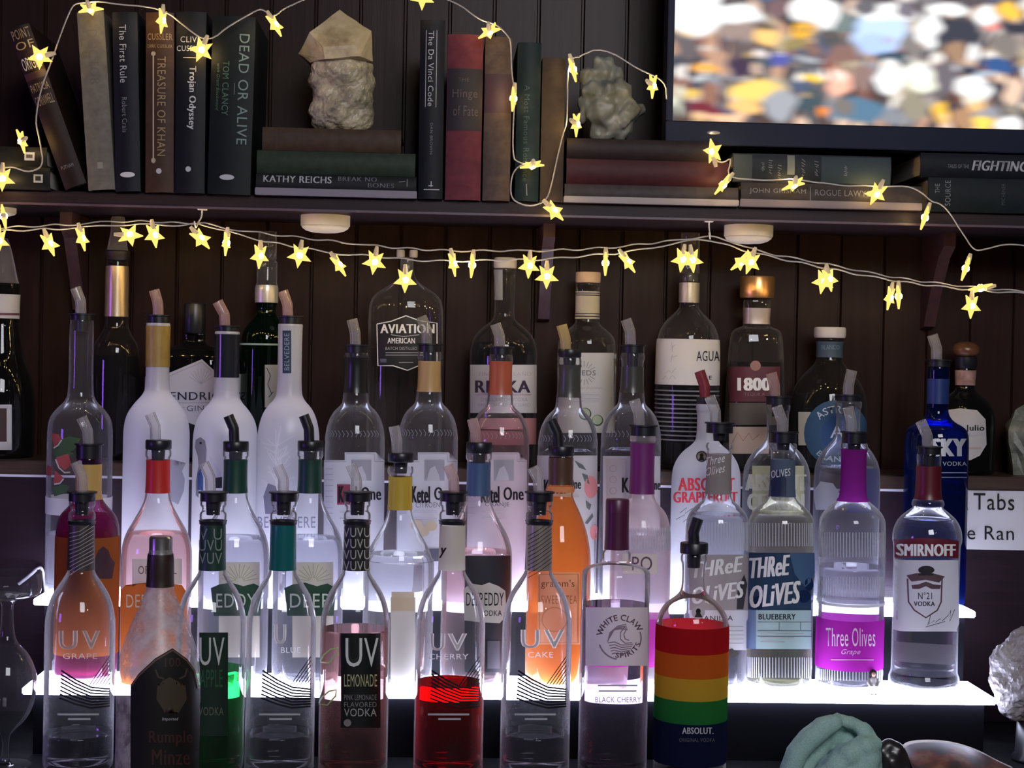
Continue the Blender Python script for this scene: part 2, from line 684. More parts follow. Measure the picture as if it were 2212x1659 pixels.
class Bottle:
    def __init__(s, name, label, group, cx, Z, zb, prof, mat=None, sq=2.0, dy=1.0, cat='bottle', it=2, ym=None):
        """prof: (half width px, y px) from the lip down; the base stands on height zb"""
        s.cx, s.Z, s.zb, s.sq, s.dy = cx, Z, zb, sq, dy
        ym = ym or (prof[0][1] + prof[-1][1]) / 2
        s.k = (P(cx + 1, ym, Z) - P(cx, ym, Z)).length
        s.org = Vector((P(cx, ym, Z).x, Z, zb))
        pts = [(s.zz(y), hw * s.k) for hw, y in prof]
        pts = [(z, r) for z, r in pts if z > 0.004]
        pts.append((0.004, pts[-1][1]))
        r0 = pts[-1][1]
        pts.append((0.0, r0 - 0.004))
        pts = chaikin(pts, it)[::-1]
        s.prof = pts
        s.root = thing(name, label, cat, s.org, group=group)
        bm = bmesh.new()
        lathe(bm, pts, 44, sq, dy)
        s.glass = obj('glass_body', bm, mat or CLEAR, s.root)

    def zz(s, y):
        return P(s.cx, y, s.Z).z - s.zb

    def R(s, z):
        p = s.prof
        if z <= p[0][0]:
            return p[0][1]
        for a, b in zip(p, p[1:]):
            if a[0] <= z <= b[0]:
                t = (z - a[0]) / max(1e-9, b[0] - a[0])
                return a[1] + (b[1] - a[1]) * t
        return p[-1][1]

    def map(s, x, y, off):
        Yw = s.Z
        for _ in range(3):
            p = P(x, y, Yw)
            r = max(1e-4, s.R(p.z - s.zb))
            u = max(-0.999, min(0.999, (p.x - s.org.x) / r))
            d = (1 - abs(u) ** s.sq) ** (1 / s.sq)
            Yw = s.Z - s.dy * r * d
        p = P(x, y, Yw)
        z = p.z - s.zb
        r = max(1e-4, s.R(z))
        u = max(-0.999, min(0.999, (p.x - s.org.x) / r))
        d = (1 - abs(u) ** s.sq) ** (1 / s.sq)
        return Vector((u * (r + off), -d * (r * s.dy + off), z))

    def decal(s, name, bm, mat, off=0.0007, parent=None, step=7.0, label=None, cuty=True):
        cut_grid(bm, step, 0)
        if cuty:
            cut_grid(bm, 14.0, 1)
        for v in bm.verts:
            v.co = s.map(v.co.x, v.co.y, off)
        return obj(name, bm, mat, parent or s.root, label=label)

    def patch(s, name, x0, y0, x1, y1, mat, off=0.0007, parent=None, label=None):
        return s.decal(name, poly_bm(rect(x0, y0, x1, y1)), mat, off, parent, label=label)

    def text(s, t, x0, y0, x1, y1, mat=None, off=0.0013, parent=None, bold=0.0, shear=0.0, turn=0, slope=0.0, arc=0.0):
        return s.decal('lettering', text_bm(t, x0, y0, x1, y1, turn, bold, shear, slope, arc), mat or INK, off, parent, step=9.0, cuty=False)

    def band(s, name, y0, y1, mat, off=0.0006, parent=None, label=None, a0=0.0, cap=None):
        """a full sleeve between two heights"""
        z0, z1 = s.zz(y1), s.zz(y0)
        n = max(2, int((z1 - z0) / 0.004))
        bm = bmesh.new()
        lathe(bm, [(z0 + (z1 - z0) * i / n, s.R(z0 + (z1 - z0) * i / n)) for i in range(n + 1)], 44, s.sq, s.dy, bot='open', top=cap or 'open', off=off)
        return obj(name, bm, mat, parent or s.root, label=label)

    def back(s, name, y0, y1, ang, mat, off=-0.0012, turn=0.0):
        """a label on the far side of the bottle, seen through it"""
        z0, z1 = s.zz(y1), s.zz(y0)
        bm = bmesh.new()
        n, mrow = 14, 8
        g = []
        for j in range(mrow + 1):
            z = z0 + (z1 - z0) * j / mrow
            r = s.R(z)
            row = []
            for i in range(n + 1):
                a = math.radians(90 + turn - ang + 2 * ang * i / n)
                c, sn = math.cos(a), math.sin(a)
                row.append(bm.verts.new((math.copysign(abs(c) ** (2 / s.sq), c) * (r + off), math.copysign(abs(sn) ** (2 / s.sq), sn) * (r * s.dy + off), z)))
            g.append(row)
        for j in range(mrow):
            for i in range(n):
                bm.faces.new((g[j][i], g[j][i + 1], g[j + 1][i + 1], g[j + 1][i]))
        return obj(name, bm, mat, s.root)

    def fill(s, y, mat, ybot=None, name='liquid', inset=0.0022):
        zt = s.zz(y)
        zb = 0.007 if ybot is None else s.zz(ybot)
        if zt - zb < 0.004:
            zt = zb + 0.006
        n = max(6, int((zt - zb) / 0.004))
        pr = []
        for i in range(n + 1):
            z = zb + (zt - zb) * i / n
            pr.append((z, max(0.001, s.R(z) - inset)))
        if ybot is None:
            pr[0] = (pr[0][0], pr[0][1] - 0.003)
        bm = bmesh.new()
        lathe(bm, pr, 44, s.sq, s.dy, top='close')
        o = obj(name, bm, mat, s.root)
        for p in o.data.polygons:
            if len(p.vertices) > 4:
                p.use_smooth = False
        return o

    def lat(s, name, pts, mat, parent=None, n=28, smooth=True, it=0, dx=0.0, label=None):
        """closed turned piece: (half width px, y px) from the top down, dx px off the axis"""
        bm = bmesh.new()
        pr = [(s.zz(y), hw * s.k) for hw, y in pts]
        if it:
            pr = chaikin(pr, it)
        lathe(bm, pr[::-1], n, top='close')
        for v in bm.verts:
            v.co.x += dx * s.k
        o = obj(name, bm, mat, parent or s.root, smooth=smooth, label=label)
        if smooth:
            sharp(o)
        return o

    def pourer(s, y0, y1, hw, ystop, hs, spout=None, mat=None, cmat=None, r=11.5, flange=False):
        """collar y0..y1 with stopper down to ystop; spout = [(x, y) ...] upwards from the collar"""
        pts = [(hw * 0.96, y0), (hw, y0 + 2), (hw, y1 - 2), (hw * 0.95, y1), (hs, y1 + 1), (hs * 0.9, ystop)]
        if flange:
            pts = [(hw * 1.12, y0), (hw * 1.12, y0 + 3), (hw * 0.98, y0 + 4), (hw * 0.98, y1), (hs, y1 + 1), (hs * 0.9, ystop)]
        c = s.lat('pourer', pts, cmat or BLACK)
        if spout:
            bm = bmesh.new()
            path = []
            for (x, y) in spout:
                q = P(x, y, s.Z)
                path.append((q.x - s.org.x, 0, q.z - s.zb))
            path = [Vector(p) for p in path]
            full = []
            for i, p in enumerate(path):
                if 0 < i < len(path) - 1:
                    full += [p.lerp(path[i - 1], 0.22), p, p.lerp(path[i + 1], 0.22)]
                else:
                    full.append(p)
            tube(bm, full, r * s.k, 14, inner=0.0018)
            o = obj('spout', bm, mat or CLEAR_PLASTIC, c)
            sharp(o, 50)
        return c


def sharp(o, ang=35):
    me = o.data
    bm = bmesh.new()
    bm.from_mesh(me)
    lim = math.radians(ang)
    for e in bm.edges:
        if len(e.link_faces) == 2 and e.calc_face_angle(0) > lim:
            e.smooth = False
    bm.to_mesh(me)
    bm.free()


def spt(x, y, h=58, dx=-12, x0=None):
    """the usual bent spout standing on a collar whose top is at (x, y)"""
    x0 = x if x0 is None else x0
    return [(x0, y + 4), (x0 - 0.5, y - h * 0.52), (x0 + dx, y - h)]
# ------------------------------------------------------------------ the setting
WALLWOOD = wood((0.020, 0.0098, 0.0082), (0.032, 0.0155, 0.0125), 0.34, (10, 10, 0.6), 0.10, 0.10)
SHELFWOOD = wood((0.014, 0.009, 0.012), (0.026, 0.016, 0.020), 0.42, (0.9, 14, 14), 0.1, 0.14)
DARKWOOD = wood((0.010, 0.007, 0.008), (0.022, 0.014, 0.013), 0.45, (0.9, 14, 14))

gx0 = P(285, 600, Z_WALL).x
gsp = P(382.3, 600, Z_WALL).x - gx0
bm = bmesh.new()
xs = []
for k in range(-8, 28):
    g = gx0 + k * gsp
    xs += [(g - 0.0030, 0.0), (g - 0.0012, 0.006), (g + 0.0012, 0.006), (g + 0.0030, 0.0)]
lo = [bm.verts.new((x, Z_WALL + d, 0.0)) for x, d in xs]
hi = [bm.verts.new((x, Z_WALL + d, 2.6)) for x, d in xs]
for i in range(len(xs) - 1):
    bm.faces.new((lo[i], lo[i + 1], hi[i + 1], hi[i]))
bk = [bm.verts.new((x, Z_WALL + 0.05, z)) for x, z in ((xs[0][0], 0), (xs[-1][0], 0), (xs[-1][0], 2.6), (xs[0][0], 2.6))]
bm.faces.new((bk[3], bk[2], bk[1], bk[0]))
wall = obj('wall_back', bm, WALLWOOD, smooth=False, kind='structure')
WX0, WX1 = xs[0][0], xs[-1][0]

newbox('floor', (WX0, 1.0, -0.03), (WX1, Z_WALL + 0.05, 0.0), DARKWOOD, kind='structure')

# back-bar cabinet the bottles stand on
cab = thing('bar_cabinet', 'dark wooden back bar counter running under the front row of bottles', 'counter', (0, Z_WALL, 0))
def rel(o, a, b):
    return tuple(a[i] - o[i] for i in range(3)), tuple(b[i] - o[i] for i in range(3))
_o = (0, Z_WALL, 0)
a, b = rel(_o, (WX0, 1.80, z_count - 0.035), (WX1, Z_WALL - 0.001, z_count))
newbox('countertop', a, b, flat((0.004, 0.004, 0.005), 0.7, 0.05, var=0.4, scale=25), cab, 0.003)
a, b = rel(_o, (WX0, 1.86, 0.0), (WX1, Z_WALL - 0.001, z_count - 0.035))
newbox('cabinet_body', a, b, DARKWOOD, cab)

# bottle ledge on the wall: board with a dark panel below it
led = thing('wall_ledge', 'dark wooden ledge along the wall behind the lit steps', 'ledge', (0, Z_WALL, z_ledge))
_o = (0, Z_WALL, z_ledge)
a, b = rel(_o, (WX0, Z_LEDGE, z_ledge - 0.020), (WX1, Z_WALL - 0.0005, z_ledge))
newbox('board', a, b, wood((0.030, 0.018, 0.014), (0.065, 0.036, 0.026), 0.4, (0.9, 14, 14)), led, 0.002)
a, b = rel(_o, (WX0, Z_LEDGE + 0.004, z_count + 0.001), (WX1, Z_LEDGE + 0.018, z_ledge - 0.0235))
newbox('front_panel', a, b, wood((0.010, 0.0042, 0.008), (0.019, 0.008, 0.0145), 0.4, (0.9, 14, 14)), led)
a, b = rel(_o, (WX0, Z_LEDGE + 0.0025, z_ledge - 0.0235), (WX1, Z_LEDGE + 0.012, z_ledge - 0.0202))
newbox('ledge_edge_glint', a, b, flat((0.60, 0.58, 0.66), 0.3, 0.5), led)  # added pale strip: painted bright line of light along the ledge's lower edge

# lit two-step bottle riser
PANEL = emit((0.70, 0.735, 1.0), 19.0)
xl1, xr1 = P(47, 1500, Z_S1).x, P(2152, 1520, Z_S1).x
xl2, xr2 = P(72, 1290, Z_S2).x, P(2108, 1325, Z_S2).x
tk = 0.009
for (x0, x1, ya, yb, zt, lb) in ((xl1, xr1, Z_S1, Z_S2 - 0.0005, z_step1, 'lower glowing white acrylic step of the bottle display'), (xl2, xr2, Z_S2, Z_S3, z_step2, 'upper glowing white acrylic step of the bottle display, against the ledge panel')):
    ris = thing('lit_step', lb, 'bottle display', ((x0 + x1) / 2, ya, z_count), group='two lit steps of the bottle display')
    _o = tuple(ris.location)
    a, b = rel(_o, (x0, ya, zt - tk), (x1, yb, zt))
    newbox('lit_tread', a, b, PANEL, ris, 0.0015)
    a, b = rel(_o, (x0 + 0.012, ya + 0.010, z_count), (x1 - 0.012, yb - 0.0005, zt - tk - 0.0003))
    newbox('step_box', a, b, flat((0.004, 0.004, 0.006), 0.7, 0.05), ris)

# upper book shelf
shf = thing('book_shelf', 'dark wooden wall shelf holding the books and crystals', 'shelf', (0, Z_WALL, z_shelf))
_o = (0, Z_WALL, z_shelf)
a, b = rel(_o, (WX0, Z_SHELF, z_shelfb), (WX1, Z_WALL - 0.0005, z_shelf))
newbox('shelf_board', a, b, SHELFWOOD, shf, 0.002)
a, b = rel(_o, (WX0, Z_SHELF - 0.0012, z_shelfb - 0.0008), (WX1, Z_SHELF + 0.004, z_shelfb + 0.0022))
newbox('edge_highlight', a, b, flat((0.075, 0.048, 0.075), 0.4, 0.4), shf, 0.0006)  # added purple strip: painted highlight of step glow on the shelf's lower edge


def bracket(px, ptop):
    xw = P(px, ptop, Z_WALL - 0.10).x
    zb = P(px, 690 + (px - 1190) * 0.02, Z_WALL).z
    bm = bmesh.new()
    w = 0.0085
    prof = [(Z_WALL - 0.11, z_shelfb - 0.0002), (Z_WALL - 0.11, z_shelfb - 0.020), (Z_WALL - 0.085, z_shelfb - 0.035), (Z_WALL - 0.055, z_shelfb - 0.075),
            (Z_WALL - 0.030, zb + 0.02), (Z_WALL - 0.020, zb), (Z_WALL - 0.0008, zb - 0.004), (Z_WALL - 0.0008, z_shelfb - 0.0002)]
    L = [bm.verts.new((xw - w, y - Z_WALL, z - z_shelf)) for y, z in prof]
    R = [bm.verts.new((xw + w, y - Z_WALL, z - z_shelf)) for y, z in prof]
    bm.faces.new(L)
    bm.faces.new(R[::-1])
    for i in range(len(prof)):
        j = (i + 1) % len(prof)
        bm.faces.new((L[i], R[i], R[j], L[j]))
    obj('bracket', bm, wood((0.045, 0.020, 0.022), (0.070, 0.032, 0.033), 0.4), shf, smooth=False)


for px, py in ((146, 470), (1186, 490), (2048, 505)):
    bracket(px, py)


def puck(cx, y0, y1, hw, label):
    Zp = Z_SHELF + 0.072
    r = hw * Zp / F
    p = P(cx, y0, Zp)
    h = p.z - P(cx, y1, Zp).z
    t = thing('puck_light', label, 'puck light', (p.x, Zp, z_shelfb - 0.0003), group='puck lights under the shelf')
    bm = bmesh.new()
    lathe(bm, [(-h * 0.62, r * 0.985), (-h * 0.58, r), (0, r)], 40, top='close')
    obj('housing', bm, flat((0.62, 0.60, 0.57), 0.35, 0.5), t)
    sharp(t.children[0])
    bm = bmesh.new()
    lathe(bm, [(-h, r * 0.30), (-h * 0.97, r * 0.55), (-h * 0.88, r * 0.78), (-h * 0.75, r * 0.92), (-h * 0.63, r * 0.97)], 40, top='close')
    obj('lens', bm, paper((0.85, 0.82, 0.77), 0.3), t)
    return t


puck(703, 474, 511, 53, 'white round puck light under the shelf above the left-hand bottles')
puck(1617, 499, 538, 53, 'white round puck light under the shelf above the gold-capped bottle')
puck(-15, 462, 480, 48, 'white round puck light under the shelf at the far left edge')
# ------------------------------------------------------------------ books
PAGES = flat((0.52, 0.48, 0.44), 0.8, 0.1, var=0.12, scale=300, stretch=(1, 0.05, 1))


class Book:
    """upright: spine faces the room; x0..x1 at the foot, ytop..ybot in photo units.  flat: lies on its side, spine to the room"""

    def __init__(s, label, x0, x1, y0, y1, color, zb, lean=0.0, depth=0.15, flatbook=False, dz=0.0, group='books on the wall shelf', bulge=0.003, pages=PAGES, board=None, rough=0.5, over=0.0, ty=None):
        Z = Z_BOOK + dz
        s.k = (P(x0 + 1, (y0 + y1) / 2, Z) - P(x0, (y0 + y1) / 2, Z)).length
        s.w, s.h = (x1 - x0) * s.k, (y1 - y0) * s.k
        s.flat, s.bulge = flatbook, bulge
        s.root = thing('book', label, 'book', (P(x0, ty or y1, Z).x, Z, zb), (0, math.radians(lean), 0), group)
        w, h, d, t = s.w, s.h, depth, 0.0026
        n = 8
        bm = bmesh.new()
        if flatbook:
            # profile in (y, z), extruded along x
            out = [(d, h), (bulge, h)] + [(s.by(i / n), h - h * i / n) for i in range(1, n)] + [(bulge, 0), (d, 0)]
            inn = [(d, t), (bulge + t, t)] + [(s.by(1 - i / n) + t, t + (h - 2 * t) * i / n) for i in range(1, n)] + [(bulge + t, h - t), (d, h - t)]
            prof = [(y, z) for y, z in out + inn]
            L = [bm.verts.new((0, y, z)) for y, z in prof]
            R = [bm.verts.new((w, y, z)) for y, z in prof]
        else:
            out = [(0, d), (0, bulge)] + [(w * i / n, s.by(i / n)) for i in range(1, n)] + [(w, bulge), (w, d)]
            inn = [(w - t, d), (w - t, bulge + t)] + [(w - t - (w - 2 * t) * i / n, s.by(1 - i / n) + t) for i in range(1, n)] + [(t, bulge + t), (t, d)]
            prof = out + inn
            L = [bm.verts.new((x, y, 0)) for x, y in prof]
            R = [bm.verts.new((x, y, h)) for x, y in prof]
        m = len(prof)
        half = m // 2
        for i in range(m):
            j = (i + 1) % m
            bm.faces.new((L[i], R[i], R[j], L[j]))
        for i in range(half - 1):
            bm.faces.new((L[i], L[i + 1], L[m - 2 - i], L[m - 1 - i]))
            bm.faces.new((R[i + 1], R[i], R[m - 1 - i], R[m - 2 - i]))
        bmesh.ops.recalc_face_normals(bm, faces=bm.faces[:])
        s.cover = obj('cover', bm, flat(tuple(0.72 * c for c in color), rough, 0.15, var=0.18, scale=90), s.root, smooth=True)
        sharp(s.cover, 40)
        e = 0.003
        if flatbook:
            newbox('pages', (e, bulge + t + 0.0003, t + 0.0002), (w - e, d - e, h - t - 0.0002), pages, s.root)
        else:
            newbox('pages', (t + 0.0002, bulge + t + 0.0003, e * 0.7), (w - t - 0.0002, d - e, h - e), pages, s.root)
        if board:
            newbox('bottom_board', (-0.001, bulge * 0 - 0.0012, 0.0001), (w + 0.001, bulge + 0.006, min(h * 0.34, 0.010)), board, s.root, 0.0008)

    def by(s, u):
        return s.bulge * (2 * u - 1) ** 2

    def put(s, name, bm, mat, off=0.0004, parent=None):
        cut_grid(bm, 12.0, 1 if s.flat else 0)
        for v in bm.verts:
            x, y = v.co.x * s.k, v.co.y * s.k
            u = y / s.h if s.flat else x / s.w
            v.co = Vector((x, s.by(max(0, min(1, u))) - off, s.h - y))
        return obj(name, bm, mat, parent or s.cover)

    def text(s, t, x0, y0, x1, y1, mat, turn=0, bold=0.0, shear=0.0, off=0.0008):
        return s.put('lettering', text_bm(t, x0, y0, x1, y1, turn, bold, shear), mat, off)

    def panel(s, name, x0, y0, x1, y1, mat, off=0.0004):
        return s.put(name, poly_bm(rect(x0, y0, x1, y1)), mat, off)


GOLD = flat((0.30, 0.21, 0.10), 0.5, 0.4)
PALE = flat((0.50, 0.50, 0.52), 0.5, 0.3)
DIM = flat((0.20, 0.20, 0.22), 0.6, 0.2)
zs = z_shelf

b = Book('dark closed book lying flat at the far left, lower of the two', -330, 109, 364, 413, (0.010, 0.012, 0.016), zs, flatbook=True, depth=0.16)
b.panel('badge', 404, 16, 424, 34, PALE)
b.panel('badge_centre', 408, 20, 420, 30, flat((0.02, 0.02, 0.02), 0.5), 0.0008)
h1 = b.h
b = Book('dark closed book lying flat at the far left, upper of the two', -330, 102, 318, 362, (0.012, 0.013, 0.012), zs + h1 + 0.0002, flatbook=True, depth=0.15)
b.panel('badge', 384, 12, 406, 30, PALE)
b.panel('badge_centre', 388, 17, 402, 25, flat((0.05, 0.05, 0.05), 0.5), 0.0008)

b = Book('brown book leaning far over to the left with ragged gold lettering', 140, 188, 50, 418, (0.022, 0.011, 0.010), zs + 0.0005, lean=-20.5, depth=0.16, ty=412)
for (t, y0, y1, m) in (('POINT', 6, 28, GOLD), ('OF', 34, 52, GOLD), ('ORIGIN', 70, 98, PALE), ('PATRICIA', 130, 148, GOLD), ('CORNWELL', 158, 180, GOLD)):
    b.text(t, 4, y0, 44, y1, m)
b.panel('stripe', 0, 104, 48, 120, flat((0.035, 0.012, 0.012), 0.5))
b.text('PUTNAM', 8, 318, 36, 326, DIM)

b = Book('tall pale grey book leaning slightly left, between the brown and navy books', 190, 248, 20, 408, (0.20, 0.185, 0.155), zs + 0.0004, lean=-4.6, depth=0.16, rough=0.6)
b.text('DOCTOR', 20, 40, 42, 160, flat((0.12, 0.11, 0.09), 0.6), 1)
b.panel('mark', 24, 328, 36, 342, flat((0.26, 0.24, 0.20), 0.6))

b = Book('navy black upright book with pale blue title and a white oval badge', 249, 303, 22, 412, (0.010, 0.012, 0.020), zs, lean=-2.0, depth=0.155)
b.text('The First Rule', 15, 28, 30, 154, PALE, 1)
b.text('Robert Crais', 18, 186, 29, 262, DIM, 1)
b.put('badge', poly_bm(disc(27, 354, 16, 6)), flat((0.62, 0.62, 0.62), 0.5))

b = Book('brown upright book with a long pale key line beside its gold title', 313, 374, 24, 415, (0.072, 0.038, 0.024), zs, lean=-0.7, depth=0.16)
b.text('CUSSLER', 4, 46, 58, 60, GOLD)
b.text('DIRK CUSSLER', 4, 70, 58, 77, GOLD)
b.text('TREASURE OF KHAN', 26, 96, 44, 312, GOLD, 1)
b.put('key_line', merge(line_bm(3.2, [(17, 92), (18, 318)]), poly_bm(disc(17, 90, 5)), poly_bm(disc(18, 322, 5, 6))), flat((0.42, 0.36, 0.27), 0.5))
b.put('badge', poly_bm(disc(30, 345, 6)), PALE)

b = Book('black upright book with a bold white condensed title', 376, 441, 22, 416, (0.009, 0.011, 0.016), zs, lean=-0.3, depth=0.158)
b.text('CLIVE', 10, 54, 54, 67, PALE)
b.text('CUSSLER', 2, 74, 62, 86, PALE)
b.put('rule', line_bm(1.5, [(16, 100), (48, 100)]), PALE)
b.text('Trojan Odyssey', 26, 118, 45, 256, flat((0.66, 0.66, 0.66), 0.5), 1, bold=0.02)
b.put('badge', poly_bm(disc(30, 342, 6)), PALE)

b = Book('thick black upright book with a large teal title, right end of the left-hand row', 447, 540, 30, 417, (0.008, 0.012, 0.014), zs, lean=0.8, depth=0.165)
TEAL = flat((0.16, 0.24, 0.22), 0.5)
b.text('DEAD OR ALIVE', 60, 38, 82, 278, TEAL, 1)
b.text('TOM CLANCY', 26, 98, 40, 216, flat((0.075, 0.16, 0.10), 0.5), 1)
b.text('with Grant Blackwood', 13, 104, 20, 206, flat((0.06, 0.13, 0.08), 0.5), 1, shear=0.3)
b.put('rule', line_bm(1.2, [(52, 145), (52, 170)]), TEAL)
b.put('badge', poly_bm(disc(42, 350, 16, 6)), PALE)

# flat stack under the crystal tower
b = Book('black book at the bottom of the stack under the crystal tower', 552, 900, 381, 428, (0.010, 0.011, 0.015), zs, flatbook=True, depth=0.165, board=flat((0.22, 0.20, 0.24), 0.6))
b.text('KATHY REICHS', 16, 4, 164, 19, PALE, bold=0.02)
b.text('BREAK NO', 178, 3, 262, 13, DIM, bold=0.01)
b.text('BONES', 243, 16, 300, 26, DIM, bold=0.01)
b.put('mark', line_bm(1.8, [(310, 12), (324, 10)], [(328, 5), (328, 22)]), DIM)
hh = b.h
b = Book('green book in the middle of the stack under the crystal tower', 554, 898, 329, 379, (0.030, 0.048, 0.030), zs + hh + 0.0002, flatbook=True, depth=0.155)
b.put('tooling', line_bm(1.5, [(10, 4), (10, 46)], [(92, 4), (92, 46)], [(98, 4), (98, 46)], [(326, 4), (326, 46)]), flat((0.012, 0.022, 0.014), 0.6))
b.put('tooling', merge(*[line_bm(1.4, disc(30 + 20 * i, 25, 8, 14, n=12)) for i in range(3)]), flat((0.012, 0.022, 0.014), 0.6))
hh += b.h + 0.0002
b = Book('brown book on top of the stack under the crystal tower', 566, 867, 277, 327, (0.075, 0.045, 0.028), zs + hh + 0.0002, flatbook=True, depth=0.150)
b.put('tooling', line_bm(1.8, [(26, 3), (26, 47)], [(86, 3), (86, 47)], [(36, 3), (36, 47)], [(166, 3), (166, 47)], [(288, 3), (288, 47)]), flat((0.03, 0.017, 0.012), 0.6))
b.put('tooling', poly_bm(disc(62, 22, 14, 10)), flat((0.040, 0.022, 0.015), 0.6))
z_tower = zs + hh + b.h + 0.0002

# centre run
b = Book('black upright book with a thin-framed white title and a white cross mark', 903, 956, 38, 424, (0.008, 0.009, 0.014), zs, lean=-0.3, depth=0.16)
b.text('The Da Vinci Code', 18, 24, 30, 186, PALE, 1)
b.put('frame', line_bm(1.2, [(13, 22), (13, 188)], [(36, 22), (36, 188)]), PALE)
b.text('DAN BROWN', 24, 222, 30, 290, DIM, 1)
b.put('mark', line_bm(2, [(12, 366), (46, 366)], [(28, 348), (28, 360)], [(22, 358), (32, 358)]), PALE)

b = Book('red upright book with a black title block', 961, 1038, 74, 431, (0.18, 0.042, 0.058), zs, depth=0.16, rough=0.7, bulge=0.005)
b.panel('title_block', 1, 74, 76, 208, flat((0.020, 0.016, 0.020), 0.6))
for t, x0, y0, x1, y1 in (('THE', 24, 94, 48, 102), ('Hinge', 12, 118, 66, 142), ('of Fate', 14, 154, 68, 176)):
    b.text(t, x0, y0, x1, y1, flat((0.10, 0.075, 0.075), 0.6))

b = Book('tan upright book with a dark plum band, right of the red one', 1042, 1101, 79, 432, (0.115, 0.084, 0.072), zs, depth=0.155, rough=0.7, bulge=0.004)
b.panel('plum_band', 0.5, 80, 58.5, 164, flat((0.050, 0.026, 0.036), 0.6))
b.put('ornament', line_bm(1.4, [(16, 40), (42, 40)], [(24, 34), (34, 34)], [(22, 320), (36, 320)]), flat((0.06, 0.035, 0.03), 0.6))

b = Book('dark teal upright book with a faint vertical title', 1112, 1163, 92, 434, (0.010, 0.023, 0.027), zs, depth=0.15)
b.text('A Most Famous Romance', 16, 92, 28, 300, flat((0.030, 0.068, 0.068), 0.6), 1)
b.put('mark', line_bm(2, [(24, 305), (26, 330)]), DIM)

b = Book('short brown upright book beside the pale crystal cluster', 1166, 1216, 126, 436, (0.062, 0.046, 0.037), zs, depth=0.15, rough=0.7)
b.put('ornament', line_bm(1.6, [(8, 10), (42, 10)], [(8, 20), (42, 20)], [(26, 150), (26, 190)], [(18, 250), (34, 270), (18, 280), (32, 296)]), flat((0.035, 0.022, 0.016), 0.6))

# flat books under the crystal cluster
b = Book('grey book with pale page edges at the bottom of the stack under the crystal cluster', 1219, 1596, 406, 446, (0.060, 0.050, 0.055), zs, flatbook=True, depth=0.165, board=flat((0.34, 0.31, 0.32), 0.6))
hh = b.h
b = Book('dark red book in the stack under the crystal cluster', 1223, 1574, 350, 404, (0.060, 0.014, 0.020), zs + hh + 0.0002, flatbook=True, depth=0.16)
hh += b.h + 0.0002
b = Book('plum black book on top of the stack under the crystal cluster', 1224, 1552, 304, 348, (0.024, 0.015, 0.018), zs + hh + 0.0002, flatbook=True, depth=0.155)
z_cluster = zs + hh + b.h + 0.0002

# flat books under the television
b = Book('grey-brown flat book with spaced white lettering below the television', 1600, 1992, 404, 456, (0.055, 0.046, 0.048), zs, flatbook=True, depth=0.165, board=flat((0.20, 0.17, 0.19), 0.6))
b.text('JOHN GRISHAM', 18, 12, 140, 25, DIM)
b.text('ROGUE LAWYER', 160, 12, 290, 25, DIM)
b.put('rule', line_bm(1.5, [(150, 6), (150, 36)]), DIM)
hh = b.h
b = Book('blue-grey flat book with a teal end, below the television', 1582, 1926, 340, 402, (0.020, 0.025, 0.034), zs + hh + 0.0002, flatbook=True, depth=0.15)
b.panel('teal_end', 192, 3, 342, 60, flat((0.022, 0.040, 0.050), 0.6))
b.panel('grey_end', 2, 3, 42, 60, flat((0.040, 0.052, 0.054), 0.6))
b.panel('stripe', 118, 2, 134, 44, flat((0.14, 0.16, 0.15), 0.6))
for x, y0, y1 in ((60, 20, 40), (76, 14, 44), (96, 24, 56), (148, 10, 50), (176, 14, 48), (240, 22, 46)):
    rs = random.Random(int(x))
    b.put('lettering', line_bm(1.4, *[[(x + rs.uniform(0, 4), y0 + (y1 - y0) * i / 6), (x + rs.uniform(6, 10), y0 + (y1 - y0) * (i + rs.uniform(0.1, 0.9)) / 6)] for i in range(6)]), DIM, 0.0008)

b = Book('large dark flat book at the right end of the shelf, lower one', 2004, 2420, 408, 480, (0.010, 0.016, 0.020), zs, flatbook=True, depth=0.165)
b.text('THE', 14, 14, 24, 34, DIM, -1)
b.text('SOURCE', 36, 6, 48, 60, DIM, -1)
b.text('MICHENER', 158, 10, 166, 56, flat((0.06, 0.07, 0.08), 0.6), -1)
hh = b.h
b = Book('dark flat book with slanted white block lettering at the right end of the shelf', 1988, 2420, 352, 404, (0.009, 0.011, 0.018), zs + hh + 0.0002, flatbook=True, depth=0.155)
b.text('TALES OF THE', 58, 24, 104, 32, DIM)
b.text('FIGHTING ILLINI', 110, 14, 310, 36, flat((0.42, 0.42, 0.44), 0.5), bold=0.03, shear=0.25)

# ------------------------------------------------------------------ minerals


